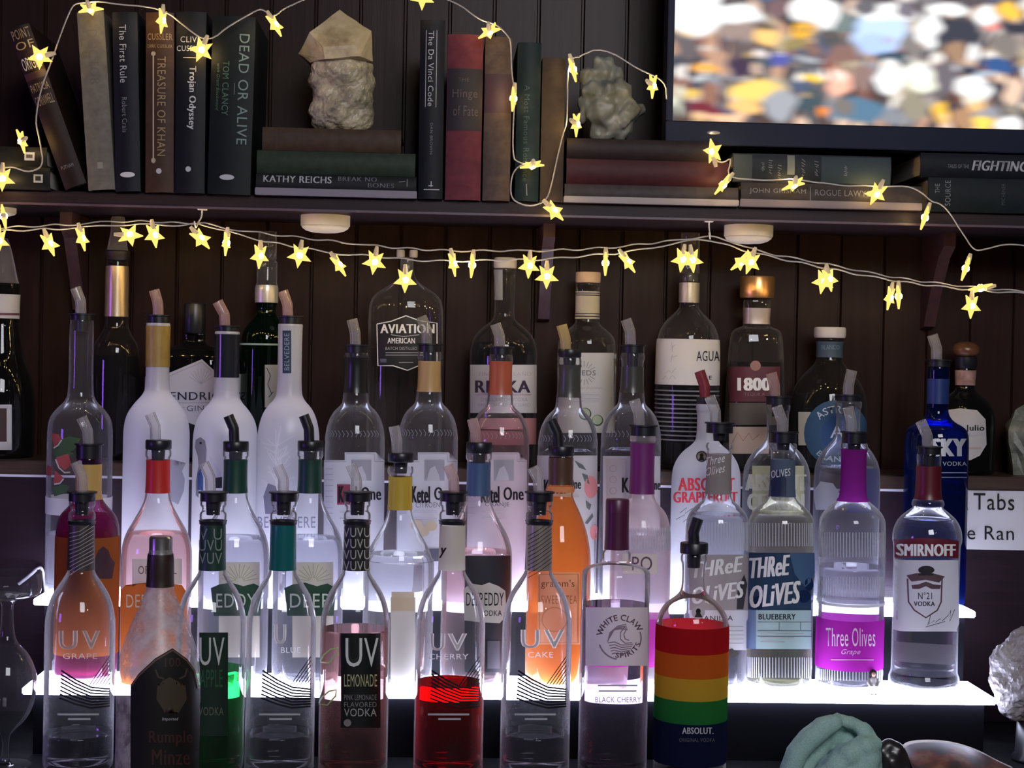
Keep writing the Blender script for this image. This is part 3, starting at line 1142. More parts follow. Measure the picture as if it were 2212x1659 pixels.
def lump(spheres, voxel=0.004, amp=0.002, freq=60, amp2=0.0, freq2=200, facet=False):
    """one solid grown from overlapping balls given in metres, roughened"""
    bm = bmesh.new()
    for (x, y, z, rx, ry, rz) in spheres:
        r = bmesh.ops.create_icosphere(bm, subdivisions=3, radius=1.0)
        for v in r['verts']:
            v.co = Vector((x + v.co.x * rx, y + v.co.y * ry, z + v.co.z * rz))
    me = bpy.data.meshes.new('lump_source')
    bm.to_mesh(me)
    bm.free()
    o = bpy.data.objects.new('lump_source', me)
    COL.objects.link(o)
    md = o.modifiers.new('remesh', 'REMESH')
    md.mode = 'VOXEL'
    md.voxel_size = voxel
    dg = bpy.context.evaluated_depsgraph_get()
    dg.update()
    m2 = bpy.data.meshes.new_from_object(o.evaluated_get(dg))
    bpy.data.objects.remove(o)
    bm = bmesh.new()
    bm.from_mesh(m2)
    for _ in range(2):
        bmesh.ops.smooth_vert(bm, verts=bm.verts[:], factor=0.5, use_axis_x=True, use_axis_y=True, use_axis_z=True)
    bm.normal_update()
    for v in bm.verts:
        n = v.normal.copy()
        d = amp * noise.noise(v.co * freq)
        if facet:
            d = amp * (0.5 - noise.cell(v.co * freq) * 0.5 - noise.noise(v.co * freq * 0.7))
        if amp2:
            d += amp2 * noise.noise(v.co * freq2)
        v.co += n * d
    return bm


kb = Z_BOOK / F
t = thing('crystal_tower', 'tall pointed pale quartz tower standing on the book stack', 'crystal', (P(735, 270, Z_BOOK + 0.06).x, Z_BOOK + 0.06, z_tower), group=None)


def tl(x, y, d, Zc=Z_BOOK + 0.06):
    p = P(x, y, Zc)
    return Vector((p.x - t.location.x, d, p.z - t.location.z))


bm = bmesh.new()
pts = [tl(733, 20, 0.004), tl(645, 116, 0.0), tl(672, 76, -0.022), tl(702, 112, -0.036), tl(770, 108, -0.036), tl(803, 70, -0.010), tl(800, 72, 0.034), tl(724, 88, 0.042), tl(660, 104, 0.030),
       tl(672, 138, -0.012), tl(706, 138, -0.036), tl(780, 132, -0.038), tl(806, 136, -0.012), tl(800, 140, 0.032), tl(722, 140, 0.042), tl(668, 136, 0.026)]
for p in pts:
    bm.verts.new(p)
bmesh.ops.convex_hull(bm, input=bm.verts[:])
bmesh.ops.subdivide_edges(bm, edges=bm.edges[:], cuts=3, use_grid_fill=True)
for v in bm.verts:
    v.co += Vector((noise.noise(v.co * 70), noise.noise(v.co * 70 + Vector((5, 1, 2))), noise.noise(v.co * 70 + Vector((9, 3, 1))))) * 0.0012
o = obj('crystal_point', bm, rock((0.26, 0.19, 0.11), (0.52, 0.42, 0.24), (0.66, 0.56, 0.36), 22, bump=0.25), t, smooth=False)
sp = []
for (x, y, d, r) in ((720, 150, -0.002, 0.030), (745, 160, 0.0, 0.036), (772, 150, 0.0, 0.022), (770, 180, 0.0, 0.026), (700, 175, 0, 0.022), (715, 205, 0, 0.026), (760, 215, 0, 0.030), (700, 240, 0, 0.022), (730, 240, 0, 0.030), (775, 245, 0, 0.022), (715, 262, 0, 0.018), (760, 262, 0, 0.022), (693, 262, 0, 0.014), (786, 266, 0, 0.012)):
    q = tl(x, y, d)
    sp.append((q.x, q.y, max(q.z, r * 0.8 + 0.001), r, r * 0.95, r * 0.85))
bm = lump(sp, 0.0028, 0.0016, 90, 0.0014, 240)
mz = min(v.co.z for v in bm.verts)
for v in bm.verts:
    v.co.z = max(0.0002, v.co.z - max(0, mz))
obj('druzy_base', bm, rock((0.16, 0.14, 0.10), (0.46, 0.39, 0.25), (0.62, 0.53, 0.33), 34, bump=0.4), t, smooth=False)

ZC = Z_BOOK + 0.055
t = thing('crystal_cluster', 'lumpy grey-green crystal cluster on the books left of the television', 'crystal', (P(1315, 300, ZC).x, ZC, z_cluster))
bm = bmesh.new()
rr_ = random.Random(11)
for (x, y, r, d) in ((1300, 142, 30, 0), (1268, 156, 26, -4), (1332, 152, 26, 6), (1280, 190, 38, -6), (1338, 196, 40, -8), (1302, 232, 46, -12), (1358, 232, 34, -6), (1264, 216, 26, 0), (1384, 226, 20, 4),
                     (1322, 266, 34, -10), (1290, 274, 26, 0), (1350, 262, 28, 0), (1308, 288, 18, -10), (1340, 286, 18, -6), (1290, 124, 16, -4), (1318, 124, 16, 2), (1256, 246, 18, 0), (1310, 190, 30, -20), (1345, 250, 22, -22), (1275, 235, 20, -18)):
    q = P(x, y, ZC)
    rr = r * kb
    c = Vector((q.x - t.location.x, d * kb, max(q.z - t.location.z, rr * 0.8)))
    rot = Matrix.Rotation(rr_.uniform(0, 6.3), 3, 'X') @ Matrix.Rotation(rr_.uniform(0, 6.3), 3, 'Z')
    g = bmesh.ops.create_icosphere(bm, subdivisions=1, radius=1.0)
    for v in g['verts']:
        v.co = c + rot @ Vector((v.co.x * rr * 0.82, v.co.y * rr * 0.82, v.co.z * rr * rr_.uniform(1.0, 1.3)))
me0 = bpy.data.meshes.new('cluster_source')
bm.to_mesh(me0)
bm.free()
o0 = bpy.data.objects.new('cluster_source', me0)
COL.objects.link(o0)
md = o0.modifiers.new('remesh', 'REMESH')
md.mode = 'VOXEL'
md.voxel_size = 0.0026
dg = bpy.context.evaluated_depsgraph_get()
dg.update()
m2 = bpy.data.meshes.new_from_object(o0.evaluated_get(dg))
bpy.data.objects.remove(o0)
bm = bmesh.new()
bm.from_mesh(m2)
bmesh.ops.smooth_vert(bm, verts=bm.verts[:], factor=0.5, use_axis_x=True, use_axis_y=True, use_axis_z=True)
bm.normal_update()
for v in bm.verts:
    v.co += v.normal * (0.0022 * noise.noise(v.co * 60) + 0.0008 * noise.noise(v.co * 180))
mz = min(v.co.z for v in bm.verts)
for v in bm.verts:
    v.co.z = max(0.0002, v.co.z - max(mz, 0))
obj('crystal_body', bm, rock((0.12, 0.13, 0.12), (0.20, 0.215, 0.20), (0.30, 0.30, 0.25), 18, bump=0.3), t, smooth=True)

ZR = 2.115
t = thing('geode_rock', 'rough white crystal rock past the right end of the lit step', 'rock', (P(2225, 1600, ZR).x, ZR, z_count))
sp = []
kr = ZR / F
for (x, y, r, d) in ((2240, 1458, 100, 0), (2180, 1430, 46, -8), (2176, 1468, 44, -10), (2196, 1512, 46, -6), (2235, 1520, 52, 0), (2215, 1395, 44, -6), (2164, 1450, 30, -6), (2170, 1500, 28, -8), (2250, 1390, 40, 0)):
    q = P(x, y, ZR)
    rr = r * kr
    sp.append((q.x - t.location.x, d * kr, max(q.z - z_count, rr * 0.8), rr, rr * 0.8, rr))
bm = lump(sp, 0.0032, 0.0022, 110, 0.0016, 260)
for v in bm.verts:
    v.co.z = max(0.0002, v.co.z)
sb = bmesh.new()
lathe(sb, [(0.0, 0.030), (0.004, 0.031), (0.010, 0.026), (P(2240, 1530, ZR).z - z_count, 0.024)], 28, top='close')
for v in sb.verts:
    v.co.x += P(2240, 1500, ZR).x - t.location.x
obj('stand', sb, BLACK, t)
obj('rock_body', bm, rock((0.14, 0.11, 0.085), (0.29, 0.27, 0.26), (0.42, 0.40, 0.40), 22), t, smooth=False)

ZQ = Z_D
t = thing('crystal_chunk', 'cloudy grey crystal chunk at the right edge of the ledge', 'crystal', (P(2215, 1030, ZQ).x, ZQ, z_ledge))
bm = bmesh.new()
kq = ZQ / F
for (x, y, d) in ((2178, 1036, -30), (2250, 1036, -40), (2262, 1036, 20), (2186, 1036, 30), (2168, 930, -26), (2180, 920, 30), (2262, 930, 24), (2256, 925, -36), (2190, 885, -10), (2222, 868, 6), (2246, 888, -12), (2212, 930, -48), (2216, 1036, -50)):
    q = P(x, y, ZQ)
    bm.verts.new((q.x - t.location.x, d * kq, q.z - z_ledge if y < 1030 else 0.0003))
bmesh.ops.convex_hull(bm, input=bm.verts[:])
bmesh.ops.subdivide_edges(bm, edges=bm.edges[:], cuts=3, use_grid_fill=True)
for v in bm.verts:
    if v.co.z > 0.001:
        v.co += Vector((noise.noise(v.co * 80), noise.noise(v.co * 80 + Vector((5, 1, 2))), 0)) * 0.003
obj('crystal_body', bm, rock((0.07, 0.075, 0.06), (0.15, 0.16, 0.13), (0.26, 0.26, 0.21), 30), t, smooth=False)

# ------------------------------------------------------------------ television
ZT = 2.240
tv_x0, tv_x1 = P(1442, 100, ZT).x, P(1442, 100, ZT).x + 0.93
ztv0 = P(1700, 318, ZT).z
tv = thing('television', 'large flat television showing a blurred stadium crowd, above the right-hand books', 'television', (tv_x0, ZT, ztv0), group=None)
sx0 = P(1454, 200, ZT).x - tv_x0
sz0 = P(1800, 271, ZT).z - ztv0
TW, TH = 0.93, 0.56
newbox('case', (0, 0.004, 0), (TW, 0.045, TH), flat((0.008, 0.010, 0.020), 0.5, 0.15), tv, 0.003)
bz = flat((0.010, 0.014, 0.034), 0.5, 0.12)
newbox('bezel', (0, -0.002, 0.0), (TW, 0.0045, sz0), bz, tv, 0.001)
newbox('bezel', (0, -0.002, sz0 + 0.0002), (sx0, 0.0045, TH), bz, tv, 0.001)
newbox('bezel', (TW - sx0, -0.002, sz0 + 0.0002), (TW, 0.0045, TH), bz, tv, 0.001)
newbox('wall_mount', (TW * 0.42, 0.0452, TH * 0.35), (TW * 0.58, Z_WALL - ZT - 0.0005, TH * 0.6), flat((0.02, 0.02, 0.02), 0.5), tv, 0.002)
q = P(1541, 287, ZT)
bm = bmesh.new()
lathe(bm, [(0, 0.0095), (0.0015, 0.0085)], 24, top='close')
for v in bm.verts:
    v.co = Vector((q.x - tv_x0 + v.co.x, -0.002 - v.co.z, q.z - ztv0 + v.co.y * 0.30))
obj('badge', bm, flat((0.5, 0.5, 0.52), 0.3, 0.5, metal=0.6), tv)

sw, sh = TW - 2 * sx0, TH - sz0 - 0.012
NX, NY = 360, 190
BL = [(1500, 30, 60, 60, 'ffffff'), (1590, 34, 56, 22, 'ffffff'), (1680, 20, 26, 26, '7d6468'), (1485, 112, 32, 30, '6c6468'), (1546, 118, 30, 46, 'c09880'), (1600, 70, 60, 20, 'a08c84'), (1525, 154, 36, 12, 'fab45c'), (1515, 175, 22, 5, 'ffffff'),
      (1560, 100, 10, 20, '605058'), (1590, 120, 22, 40, '6a5c5e'), (1487, 208, 20, 12, 'f0c850'), (1532, 216, 24, 34, '9a7060'), (1525, 240, 40, 14, '7a3440'), (1466, 222, 12, 38, 'd8d8c4'), (1600, 150, 26, 20, '4a3a50'), (1570, 190, 20, 20, '706868'),
      (1640, 200, 62, 26, 'ffd878'), (1610, 235, 40, 18, 'ffc880'), (1690, 228, 40, 40, 'a6a8b0'), (1560, 258, 60, 8, 'f8c8a0'), (1656, 84, 32, 20, 'ffce80'), (1650, 60, 22, 10, '6c5c50'), (1733, 68, 32, 18, 'f4b840'), (1720, 95, 32, 16, '98885c'),
      (1730, 20, 30, 30, 'ffffff'), (1770, 20, 50, 34, 'ffffff'), (1790, 48, 30, 16, 'f6f4f4'), (1824, 46, 22, 24, '788484'), (1800, 80, 30, 24, '58585a'), (1816, 114, 34, 26, '8c6c66'), (1684, 128, 28, 18, '5a60ac'), (1690, 116, 16, 4, 'f4f4ff'), (1640, 118, 20, 8, 'e8dcd8'),
      (1740, 140, 46, 24, '646468'), (1750, 128, 40, 5, 'b8bcc4'), (1905, 66, 60, 50, 'c4dcff'), (1900, 90, 50, 24, 'b4ccfc'), (1915, 20, 70, 20, 'ffffff'), (1870, 10, 26, 18, '6c6a70'), (1960, 14, 24, 18, '7c7480'), (1930, 118, 46, 12, '3c5060'),
      (1815, 174, 30, 32, 'ffbea4'), (1815, 160, 18, 14, 'ffe4d4'), (1868, 166, 27, 36, '947a74'), (1759, 170, 18, 10, 'fad24c'), (1926, 162, 32, 40, 'ffffff'), (1992, 160, 42, 40, 'f4f4e0'), (1992, 150, 26, 20, 'ffffff'), (1976, 92, 26, 32, '86807e'), (2010, 60, 30, 40, 'ffffff'),
      (2080, 74, 54, 48, '40424e'), (2072, 104, 30, 24, 'a4846c'), (2114, 102, 14, 22, 'ffffff'), (2056, 160, 34, 38, '706a72'), (2112, 180, 42, 32, 'ffffff'), (2112, 205, 30, 14, 'f2ead8'), (2166, 130, 46, 18, '3c5c90'), (2180, 85, 36, 30, '847c78'), (2200, 185, 24, 36, 'e8c8b0'), (2200, 225, 24, 14, '90887c'),
      (1756, 226, 30, 38, '485860'), (1778, 238, 14, 12, 'fa9038'), (1856, 236, 66, 30, '5c7e98'), (1826, 230, 30, 22, '807874'), (1983, 222, 36, 32, '9a9280'), (1940, 250, 30, 16, '8c9098'), (2042, 238, 22, 26, 'ffc850'), (2092, 246, 30, 26, 'b48c6c'), (2134, 258, 22, 16, 'ffdc60'), (2120, 220, 24, 14, 'f0c080'), (2190, 256, 32, 20, 'ffffff'),
      (2148, 46, 18, 12, 'f08c80'), (2136, 22, 26, 26, 'ffffff'), (2190, 10, 28, 20, 'fac850'), (2050, 12, 50, 14, 'ffffff'), (2140, 150, 30, 6, 'b0c0d0'), (2010, 140, 20, 5, 'c8d0e0')]
kt = ZT / F
px0 = 1454
gx, gy = np.meshgrid(np.linspace(0, 1, NX), np.linspace(0, 1, NY))
X = px0 + gx * sw / kt
Y = 268 - (gy) * sh / kt
rng = np.random.RandomState(4)
img = np.zeros((NY, NX, 3)) + np.array(rgb('5c5458'))
extra = []
cols = ['ffffff', '6c6468', '9a7060', 'ffd080', '5a6c90', 'e8e0d8', '46465a', 'c49880', 'ffffff', '807c80']
for i in range(420):
    x, y = rng.uniform(1454, 3000), rng.uniform(-640, 290)
    if x < 2230 and y > -10:
        continue
    extra.append((x, y, rng.uniform(16, 46), rng.uniform(14, 34), cols[rng.randint(len(cols))]))
wx = 5 * np.sin(Y / 11.0 + 2 * np.sin(X / 31)) + 2.5 * np.sin(Y / 5.1 + X / 23)
wy = 3 * np.sin(X / 17.0 + 1.5 * np.sin(Y / 17))
streaks = [(rng.uniform(1456, 2225), rng.uniform(60, 268), rng.uniform(6, 20), rng.uniform(1.5, 5), cols[rng.randint(len(cols))]) for i in range(120)]
X0, Y0 = X, Y
X, Y = X0 + wx, Y0 + wy
people = []
skin = ['c09880', '8c6c60', 'e8c8b0', '5a4640', 'a89c98', 'f4ece4', '70625e', 'd8b8a0']
wear = ['3c3c48', '4a5866', '6c6468', '2e2e38', '8a5a50', '9a9aa2', '4c4650', 'b8a890', '56607a']
for row, yy in enumerate((20, 66, 112, 160, 210, 262)):
    for xx in np.arange(1450 + 20 * (row % 2), 2240, 44):
        x, y = xx + rng.uniform(-9, 9), yy + rng.uniform(-7, 7)
        people.append((x, y + 30, 27, 24, wear[rng.randint(len(wear))]))
        people.append((x, y, 13, 16, skin[rng.randint(len(skin))]))
BL = [(x, y, rx * (0.88 if rx < 60 else 1), ry * 0.9, c) for (x, y, rx, ry, c) in BL]
for (x, y, rx, ry, c) in extra + people + BL + streaks[:50]:
    d = ((X - x) / rx) ** 2 + ((Y - y - 0.023 * (X - x)) / ry) ** 2
    wgt = np.clip((1.25 - d) / 0.45, 0, 1)[..., None] * (0.6 if ry < 5.01 and rx < 20.1 else 1.0)
    img = img * (1 - wgt) + np.array(rgb(c)) * wgt
# camera-pan smear of the broadcast picture, along its rows
for kk, ax in ((7, 1), (3, 0)):
    ker = np.ones(kk) / kk
    for ch in range(3):
        img[..., ch] = np.apply_along_axis(lambda r: np.convolve(np.pad(r, kk // 2, mode='edge'), ker, 'valid'), ax, img[..., ch])
vs = [(sx0 + gx[j, i] * sw, 0.0, sz0 + 0.001 + gy[j, i] * sh) for j in range(NY) for i in range(NX)]
fs = [(j * NX + i, j * NX + i + 1, (j + 1) * NX + i + 1, (j + 1) * NX + i) for j in range(NY - 1) for i in range(NX - 1)]
me = bpy.data.meshes.new('screen')
me.from_pydata(vs, [], fs)
at = me.color_attributes.new('picture', 'FLOAT_COLOR', 'POINT')
at.data.foreach_set('color', np.concatenate([img.reshape(-1, 3), np.ones((NX * NY, 1))], 1).astype(np.float32).ravel())
m, nt, out = new_mat('television_picture')
e = nt.nodes.new('ShaderNodeEmission')
va = nt.nodes.new('ShaderNodeVertexColor')
va.layer_name = 'picture'
nt.links.new(va.outputs[0], e.inputs[0])
e.inputs[1].default_value = 1.15
nt.links.new(e.outputs[0], out.inputs[0])
me.materials.append(m)
so = bpy.data.objects.new('screen', me)
COL.objects.link(so)
so.parent = tv

# ------------------------------------------------------------------ star string lights
STAR = emit((1.0, 0.66, 0.16), 1.25)
BULB = emit((1.0, 0.66, 0.24), 120.0)
WIRE = flat((0.42, 0.39, 0.36), 0.4, 0.5)


def star_mesh():
    bm = bmesh.new()
    n, R, r, th = 5, 0.0172, 0.0078, 0.0040
    f, bk = [], []
    for k in range(10):
        a = -PI / 2 + PI * k / 5
        q = R if k % 2 == 0 else r
        f.append((q * math.cos(a), q * math.sin(a)))
    edge_f = [bm.verts.new((x, -0.0012, z)) for x, z in f]
    edge_b = [bm.verts.new((x, 0.0012, z)) for x, z in f]
    cf = bm.verts.new((0, -th, 0))
    cb = bm.verts.new((0, th, 0))
    for k in range(10):
        j = (k + 1) % 10
        bm.faces.new((cf, edge_f[k], edge_f[j]))
        bm.faces.new((cb, edge_b[j], edge_b[k]))
        bm.faces.new((edge_f[k], edge_b[k], edge_b[j], edge_f[j]))
    bmesh.ops.recalc_face_normals(bm, faces=bm.faces[:])
    me = bpy.data.meshes.new('star')
    bm.to_mesh(me)
    bm.free()
    me.materials.append(STAR)
    return me


SM = star_mesh()
bm = bmesh.new()
bmesh.ops.create_icosphere(bm, subdivisions=2, radius=0.0052)
BM = bpy.data.meshes.new('bulb')
bm.to_mesh(BM)
bm.free()
BM.materials.append(BULB)
for p in BM.polygons:
    p.use_smooth = True
bm = bmesh.new()
tube(bm, [(0, 0, 0.0075), (0, 0, 0.015), (0, 0, 0.021)], [0.0036, 0.0032, 0.0022], 8)
KM = bpy.data.meshes.new('socket')
bm.to_mesh(KM)
bm.free()
KM.materials.append(flat((0.80, 0.66, 0.40), 0.4, 0.4))


def star(root, px, py, Zs, roll=0, yaw=0, tilt=0):
    p = P(px, py, Zs)
    o = bpy.data.objects.new('star', SM)
    COL.objects.link(o)
    o.parent = root
    o.location = p - root.location
    o.rotation_euler = (Matrix.Rotation(math.radians(roll), 3, 'Y') @ Matrix.Rotation(math.radians(tilt), 3, 'X') @ Matrix.Rotation(math.radians(yaw), 3, 'Z')).to_euler()
    for nm, me in (('bulb', BM), ('socket', KM)):
        c = bpy.data.objects.new(nm, me)
        COL.objects.link(c)
        c.parent = o


def wire(root, pts, Zs, rad=0.0010, wob=0.0012, name='wire', ph=0.0):
    q = smooth_path([P(x, y, Zs + (e[0] if e else 0)) - root.location for (x, y, *e) in pts], 2)
    out = []
    for a, b in zip(q, q[1:]):
        n = max(1, int((b - a).length / 0.006))
        for i in range(n):
            out.append(a.lerp(b, i / n))
    out.append(q[-1])
    for i, v in enumerate(out):
        v.z += wob * math.sin(i * 0.9 + ph)
        v.y += wob * math.cos(i * 0.9 + ph)
    bm = bmesh.new()
    tube(bm, out, rad, 6)
    return obj(name, bm, WIRE, root)


ZST = 2.214
g = thing('string_lights', 'swagged double string of glowing yellow stars hung below the shelf edge', 'string lights', P(1106, 530, ZST))
wire(g, [(-60, 493), (0, 493), (100, 487), (180, 484), (240, 478), (330, 478), (410, 484), (432, 480), (490, 494), (560, 503), (655, 514), (740, 523), (815, 532), (900, 538), (980, 542), (1100, 541), (1145, 543), (1310, 536), (1400, 526), (1480, 517), (1527, 510), (1570, 517), (1640, 545), (1785, 570), (1930, 600), (2090, 620), (2212, 630), (2300, 637)], ZST)
wire(g, [(-60, 499), (0, 499), (100, 495), (175, 492), (250, 485), (330, 485), (400, 487), (430, 482), (490, 500), (560, 519), (650, 535), (725, 548), (800, 552), (900, 563), (1000, 564), (1100, 561), (1180, 561), (1305, 548), (1340, 547), (1400, 536), (1475, 523), (1527, 514), (1600, 540), (1700, 562), (1785, 579), (1930, 607), (2090, 626), (2212, 634), (2300, 640)], ZST, ph=2.0)
for a in ((-3, 520, 0, 50), (107, 527, -22, 58), (177, 515, -14, 72), (281, 508, -88, 25), (333, 508, -10, 48), (434, 516, -42, 52), (489, 525, 4, 80), (561, 553, 3, 50), (647, 552, 8, 10), (732, 573, -33, 66), (809, 566, 8, 15), (875, 605, 0, 22), (979, 570, -10, 66), (1020, 573, 4, 84),
          (1143, 574, 3, 28), (1181, 597, 0, 10), (1308, 568, 0, 84), (1356, 566, -36, 55), (1474, 561, 8, 18), (1495, 562, -8, 18), (1600, 566, 50, 55), (1621, 566, 18, 22), (1778, 608, 10, 15), (1791, 603, -12, 34), (1922, 643, 10, 52), (1941, 640, -2, 70), (2098, 661, 2, 24), (2118, 622, 80, 74)):
    star(g, a[0], a[1], ZST - 0.002, a[2], a[3])

ZSU = 2.206
g = thing('string_lights', 'loose string of glowing yellow stars draped over the books and crystals', 'string lights', P(1106, 250, ZSU))
wire(g, [(-60, 362), (8, 361), (30, 362), (66, 372), (95, 360), (86, 305), (76, 260), (86, 200), (112, 130), (126, 90), (150, 22), (166, 6), (200, 4), (241, 6), (300, 14), (356, 20), (400, 60), (452, 92), (500, 52), (555, 21), (574, 22), (592, 40), (620, 10), (760, -30), (905, -24), (985, 4), (1030, 40), (1070, 52), (1096, 74), (1104, 90), (1105, 160), (1114, 205), (1109, 250), (1107, 340), (1120, 353), (1150, 353), (1118, 358), (1105, 380), (1102, 420), (1116, 440), (1150, 445), (1178, 437), (1192, 400), (1206, 330), (1216, 290), (1226, 262), (1226, 130), (1252, 122)], ZSU, wob=0.0006)
wire(g, [(1252, 122), (1300, 100), (1380, 150), (1438, 176), (1440, 215)], ZSU, wob=0.0004)
wire(g, [(1540, 345), (1562, 352), (1582, 340), (1568, 384), (1640, 390), (1715, 385), (1800, 400), (1893, 402), (1960, 402), (1992, 414), (2010, 436), (2030, 437), (2056, 466), (2080, 505), (2102, 540), (2130, 540), (2166, 526), (2212, 531), (2300, 544)], ZSU, wob=0.0005)
for a in ((195, 19, 0, 10, 74), (86, 122, 76, 18, 0), (47, 304, 80, 10, 60), (5, 386, 0, 20, 0), (8, 467, 90, 10, 76), (350, 44, 4, 74, 0), (435, 108, 22, 14, 0), (594, 54, -30, 62, 0), (912, -6, 0, 20, 0), (1057, 68, -16, 10, 68), (1109, 213, 4, 78, 0), (1238, 150, -14, 70, 0), (1245, 268, -72, 12, 62), (1410, 185, -70, 12, 58), (1150, 357, 2, 10, 78), (1197, 456, -46, 44, 0), (1540, 327, 168, 52, 0), (1562, 399, 40, 70, 0), (1715, 399, -8, 10, 66), (1893, 418, 22, 22, 25), (1998, 470, 18, 72, 0), (2086, 580, 18, 74, 0)):
    star(g, a[0], a[1], ZSU - 0.006, a[2], a[3], a[4])

for (x, y, lab) in ((431, 466, 'small white hook under the shelf edge near the left-hand puck light'), (1527, 490, 'small white hook under the shelf edge near the right-hand puck light')):
    p = P(x, y, Z_SHELF + 0.002)
    h = thing('string_hook', lab, 'hook', (p.x, Z_SHELF, z_shelfb), group='hooks for the string lights')
    bm = bmesh.new()
    z1 = P(x, y + 24, ZST).z - z_shelfb
    tube(bm, smooth_path([(0.003, 0.004, -0.0002), (0.003, 0.002, z1 * 0.45), (0.001, -0.020, z1 * 0.8), (0, -0.0275, z1 - 0.002), (-0.001, -0.0305, z1 + 0.0005), (-0.002, -0.030, z1 + 0.007)], 2), 0.0011, 8)
    obj('hook_wire', bm, flat((0.66, 0.64, 0.62), 0.35, 0.5), h)
    bm = bmesh.new()
    box(bm, (-0.003, 0.0005, -0.0022), (0.009, 0.0125, -0.0001), 0.0006)
    obj('hook_base', bm, flat((0.66, 0.64, 0.62), 0.35, 0.5), h, smooth=False)

# ------------------------------------------------------------------ things on the counter
# paper notice on the ledge front
px, pz = P(2085, 1062, Z_LEDGE), P(2085, 1187, Z_LEDGE)
sg = thing('paper_notice', 'white handwritten paper notice taped below the ledge at the right', 'notice', (px.x, Z_LEDGE + 0.0035, pz.z))
wv, hv = 0.155, px.z - pz.z
NS = 16
bm = bmesh.new()
rows = []
for j in range(5):
    rows.append([bm.verts.new((wv * i / NS, -0.0012 - 0.0012 * math.sin(PI * i / NS) * (1 - j / 4), hv * j / 4)) for i in range(NS + 1)])
for j in range(4):
    for i in range(NS):
        bm.faces.new((rows[j][i], rows[j][i + 1], rows[j + 1][i + 1], rows[j + 1][i]))
r = bmesh.ops.extrude_face_region(bm, geom=bm.faces[:])
for v in r['geom']:
    if isinstance(v, bmesh.types.BMVert):
        v.co.y += 0.0004
bmesh.ops.recalc_face_normals(bm, faces=bm.faces[:])
sheet = obj('sheet', bm, flat((0.56, 0.54, 0.56), 0.7, 0.2), sg, smooth=False)
PENB = flat((0.010, 0.010, 0.012), 0.5)


def note(bm):
    for v in bm.verts:
        q = P(v.co.x, v.co.y, Z_LEDGE + 0.001)
        v.co = Vector((q.x - sg.location.x, -0.0034, q.z - sg.location.z))
    obj('handwriting', bm, PENB, sheet)


note(text_bm('Tabs L', 2103, 1066, 2230, 1102, bold=-0.004, slope=0.02))
note(line_bm(2.6, [(2087, 1088), (2090, 1102)]))
note(text_bm('e Ran', 2089, 1136, 2190, 1166, bold=-0.004, slope=0.02))

# tall stemmed glass at the left edge
gz = Z_A + 0.01
gl = thing('cocktail_glass', 'empty tall wide-rimmed glass at the left edge in front of the steps', 'glass', (P(14, 1450, gz).x, gz, z_count))
kg = gz / F
pr = [(71, 1236), (71, 1245), (71, 1272), (66, 1286), (30, 1293), (12, 1298), (13, 1345), (18, 1385), (46, 1412), (64, 1455), (64, 1500), (48, 1550), (16, 1580), (7, 1592), (7, 1640), (20, 1654), (56, 1664)]
pts = chaikin([(P(14, y, gz).z - z_count, hw * kg) for hw, y in pr], 2)
pts = [(max(0.001, z), r) for z, r in pts][::-1]
bm = bmesh.new()
lathe(bm, [(0.0, pts[0][1])] + pts, 40)
obj('glass_bowl', bm, glass((0.85, 0.85, 0.88), 0.012, 0.10, 0.03), gl)

# LED power cord by the riser
wp = thing('power_cord', 'short white power cord behind the left end of the lit steps', 'cord', P(70, 1240, Z_S3 - 0.01))
bm = bmesh.new()
tube(bm, smooth_path([P(x, y, Z_S3 + 0.005) - wp.location for x, y in ((40, 1262), (66, 1242), (80, 1228), (92, 1224), (100, 1290), (100, 1400))], 3), 0.0022, 8)
obj('cable', bm, flat((0.6, 0.6, 0.62), 0.4, 0.4), wp)

# tiny figurine
zf = Z_S1 + 0.016
kf = zf / F
fg = thing('figurine', 'tiny robed figurine with dark hair on the edge of the lower lit step', 'figurine', (P(1885, 1515, zf).x, zf, z_step1))
bm = bmesh.new()
lathe(bm, chaikin([(0.0, 0.0062), (0.004, 0.0064), (0.012, 0.0054), (0.018, 0.0050), (0.0215, 0.0040), (0.0232, 0.0018)], 2), 20, dy=0.8, top='close')
for v in bm.verts:
    v.co.x += 0.0007 * math.sin(6 * math.atan2(v.co.y, v.co.x)) * max(0, 1 - v.co.z / 0.02)
obj('robe', bm, flat((0.55, 0.52, 0.52), 0.6), fg)
bm = bmesh.new()
for sx in (-1, 1):
    tube(bm, [(0.0046 * sx, 0, 0.0205), (0.0066 * sx, -0.001, 0.0150), (0.0040 * sx, -0.005, 0.0115), (0.0012 * sx, -0.0062, 0.0125)], [0.0017, 0.0019, 0.0016, 0.0009], 8)
obj('sleeves', bm, flat((0.50, 0.47, 0.47), 0.6), fg)
bm = bmesh.new()
bmesh.ops.create_icosphere(bm, subdivisions=3, radius=0.0036)
for v in bm.verts:
    v.co = Vector((v.co.x * 0.9, v.co.y, v.co.z * 1.15 + 0.0262))
    if v.co.y < -0.0030 and abs(v.co.x) < 0.0008 and abs(v.co.z - 0.0262) < 0.001:
        v.co.y -= 0.0006
obj('head', bm, flat((0.50, 0.32, 0.24), 0.6), fg)
bm = bmesh.new()
bmesh.ops.create_icosphere(bm, subdivisions=3, radius=0.0046)
for v in bm.verts:
    v.co = Vector((v.co.x, v.co.y + 0.0010, v.co.z * 1.15 + 0.0270))
    if v.co.z < 0.026 and v.co.y > -0.001:
        v.co.z -= 0.0035
    if v.co.y < -0.0022 and v.co.z < 0.0285:
        v.co.y = -0.0018
obj('hair', bm, flat((0.018, 0.012, 0.012), 0.6), fg)
bm = bmesh.new()
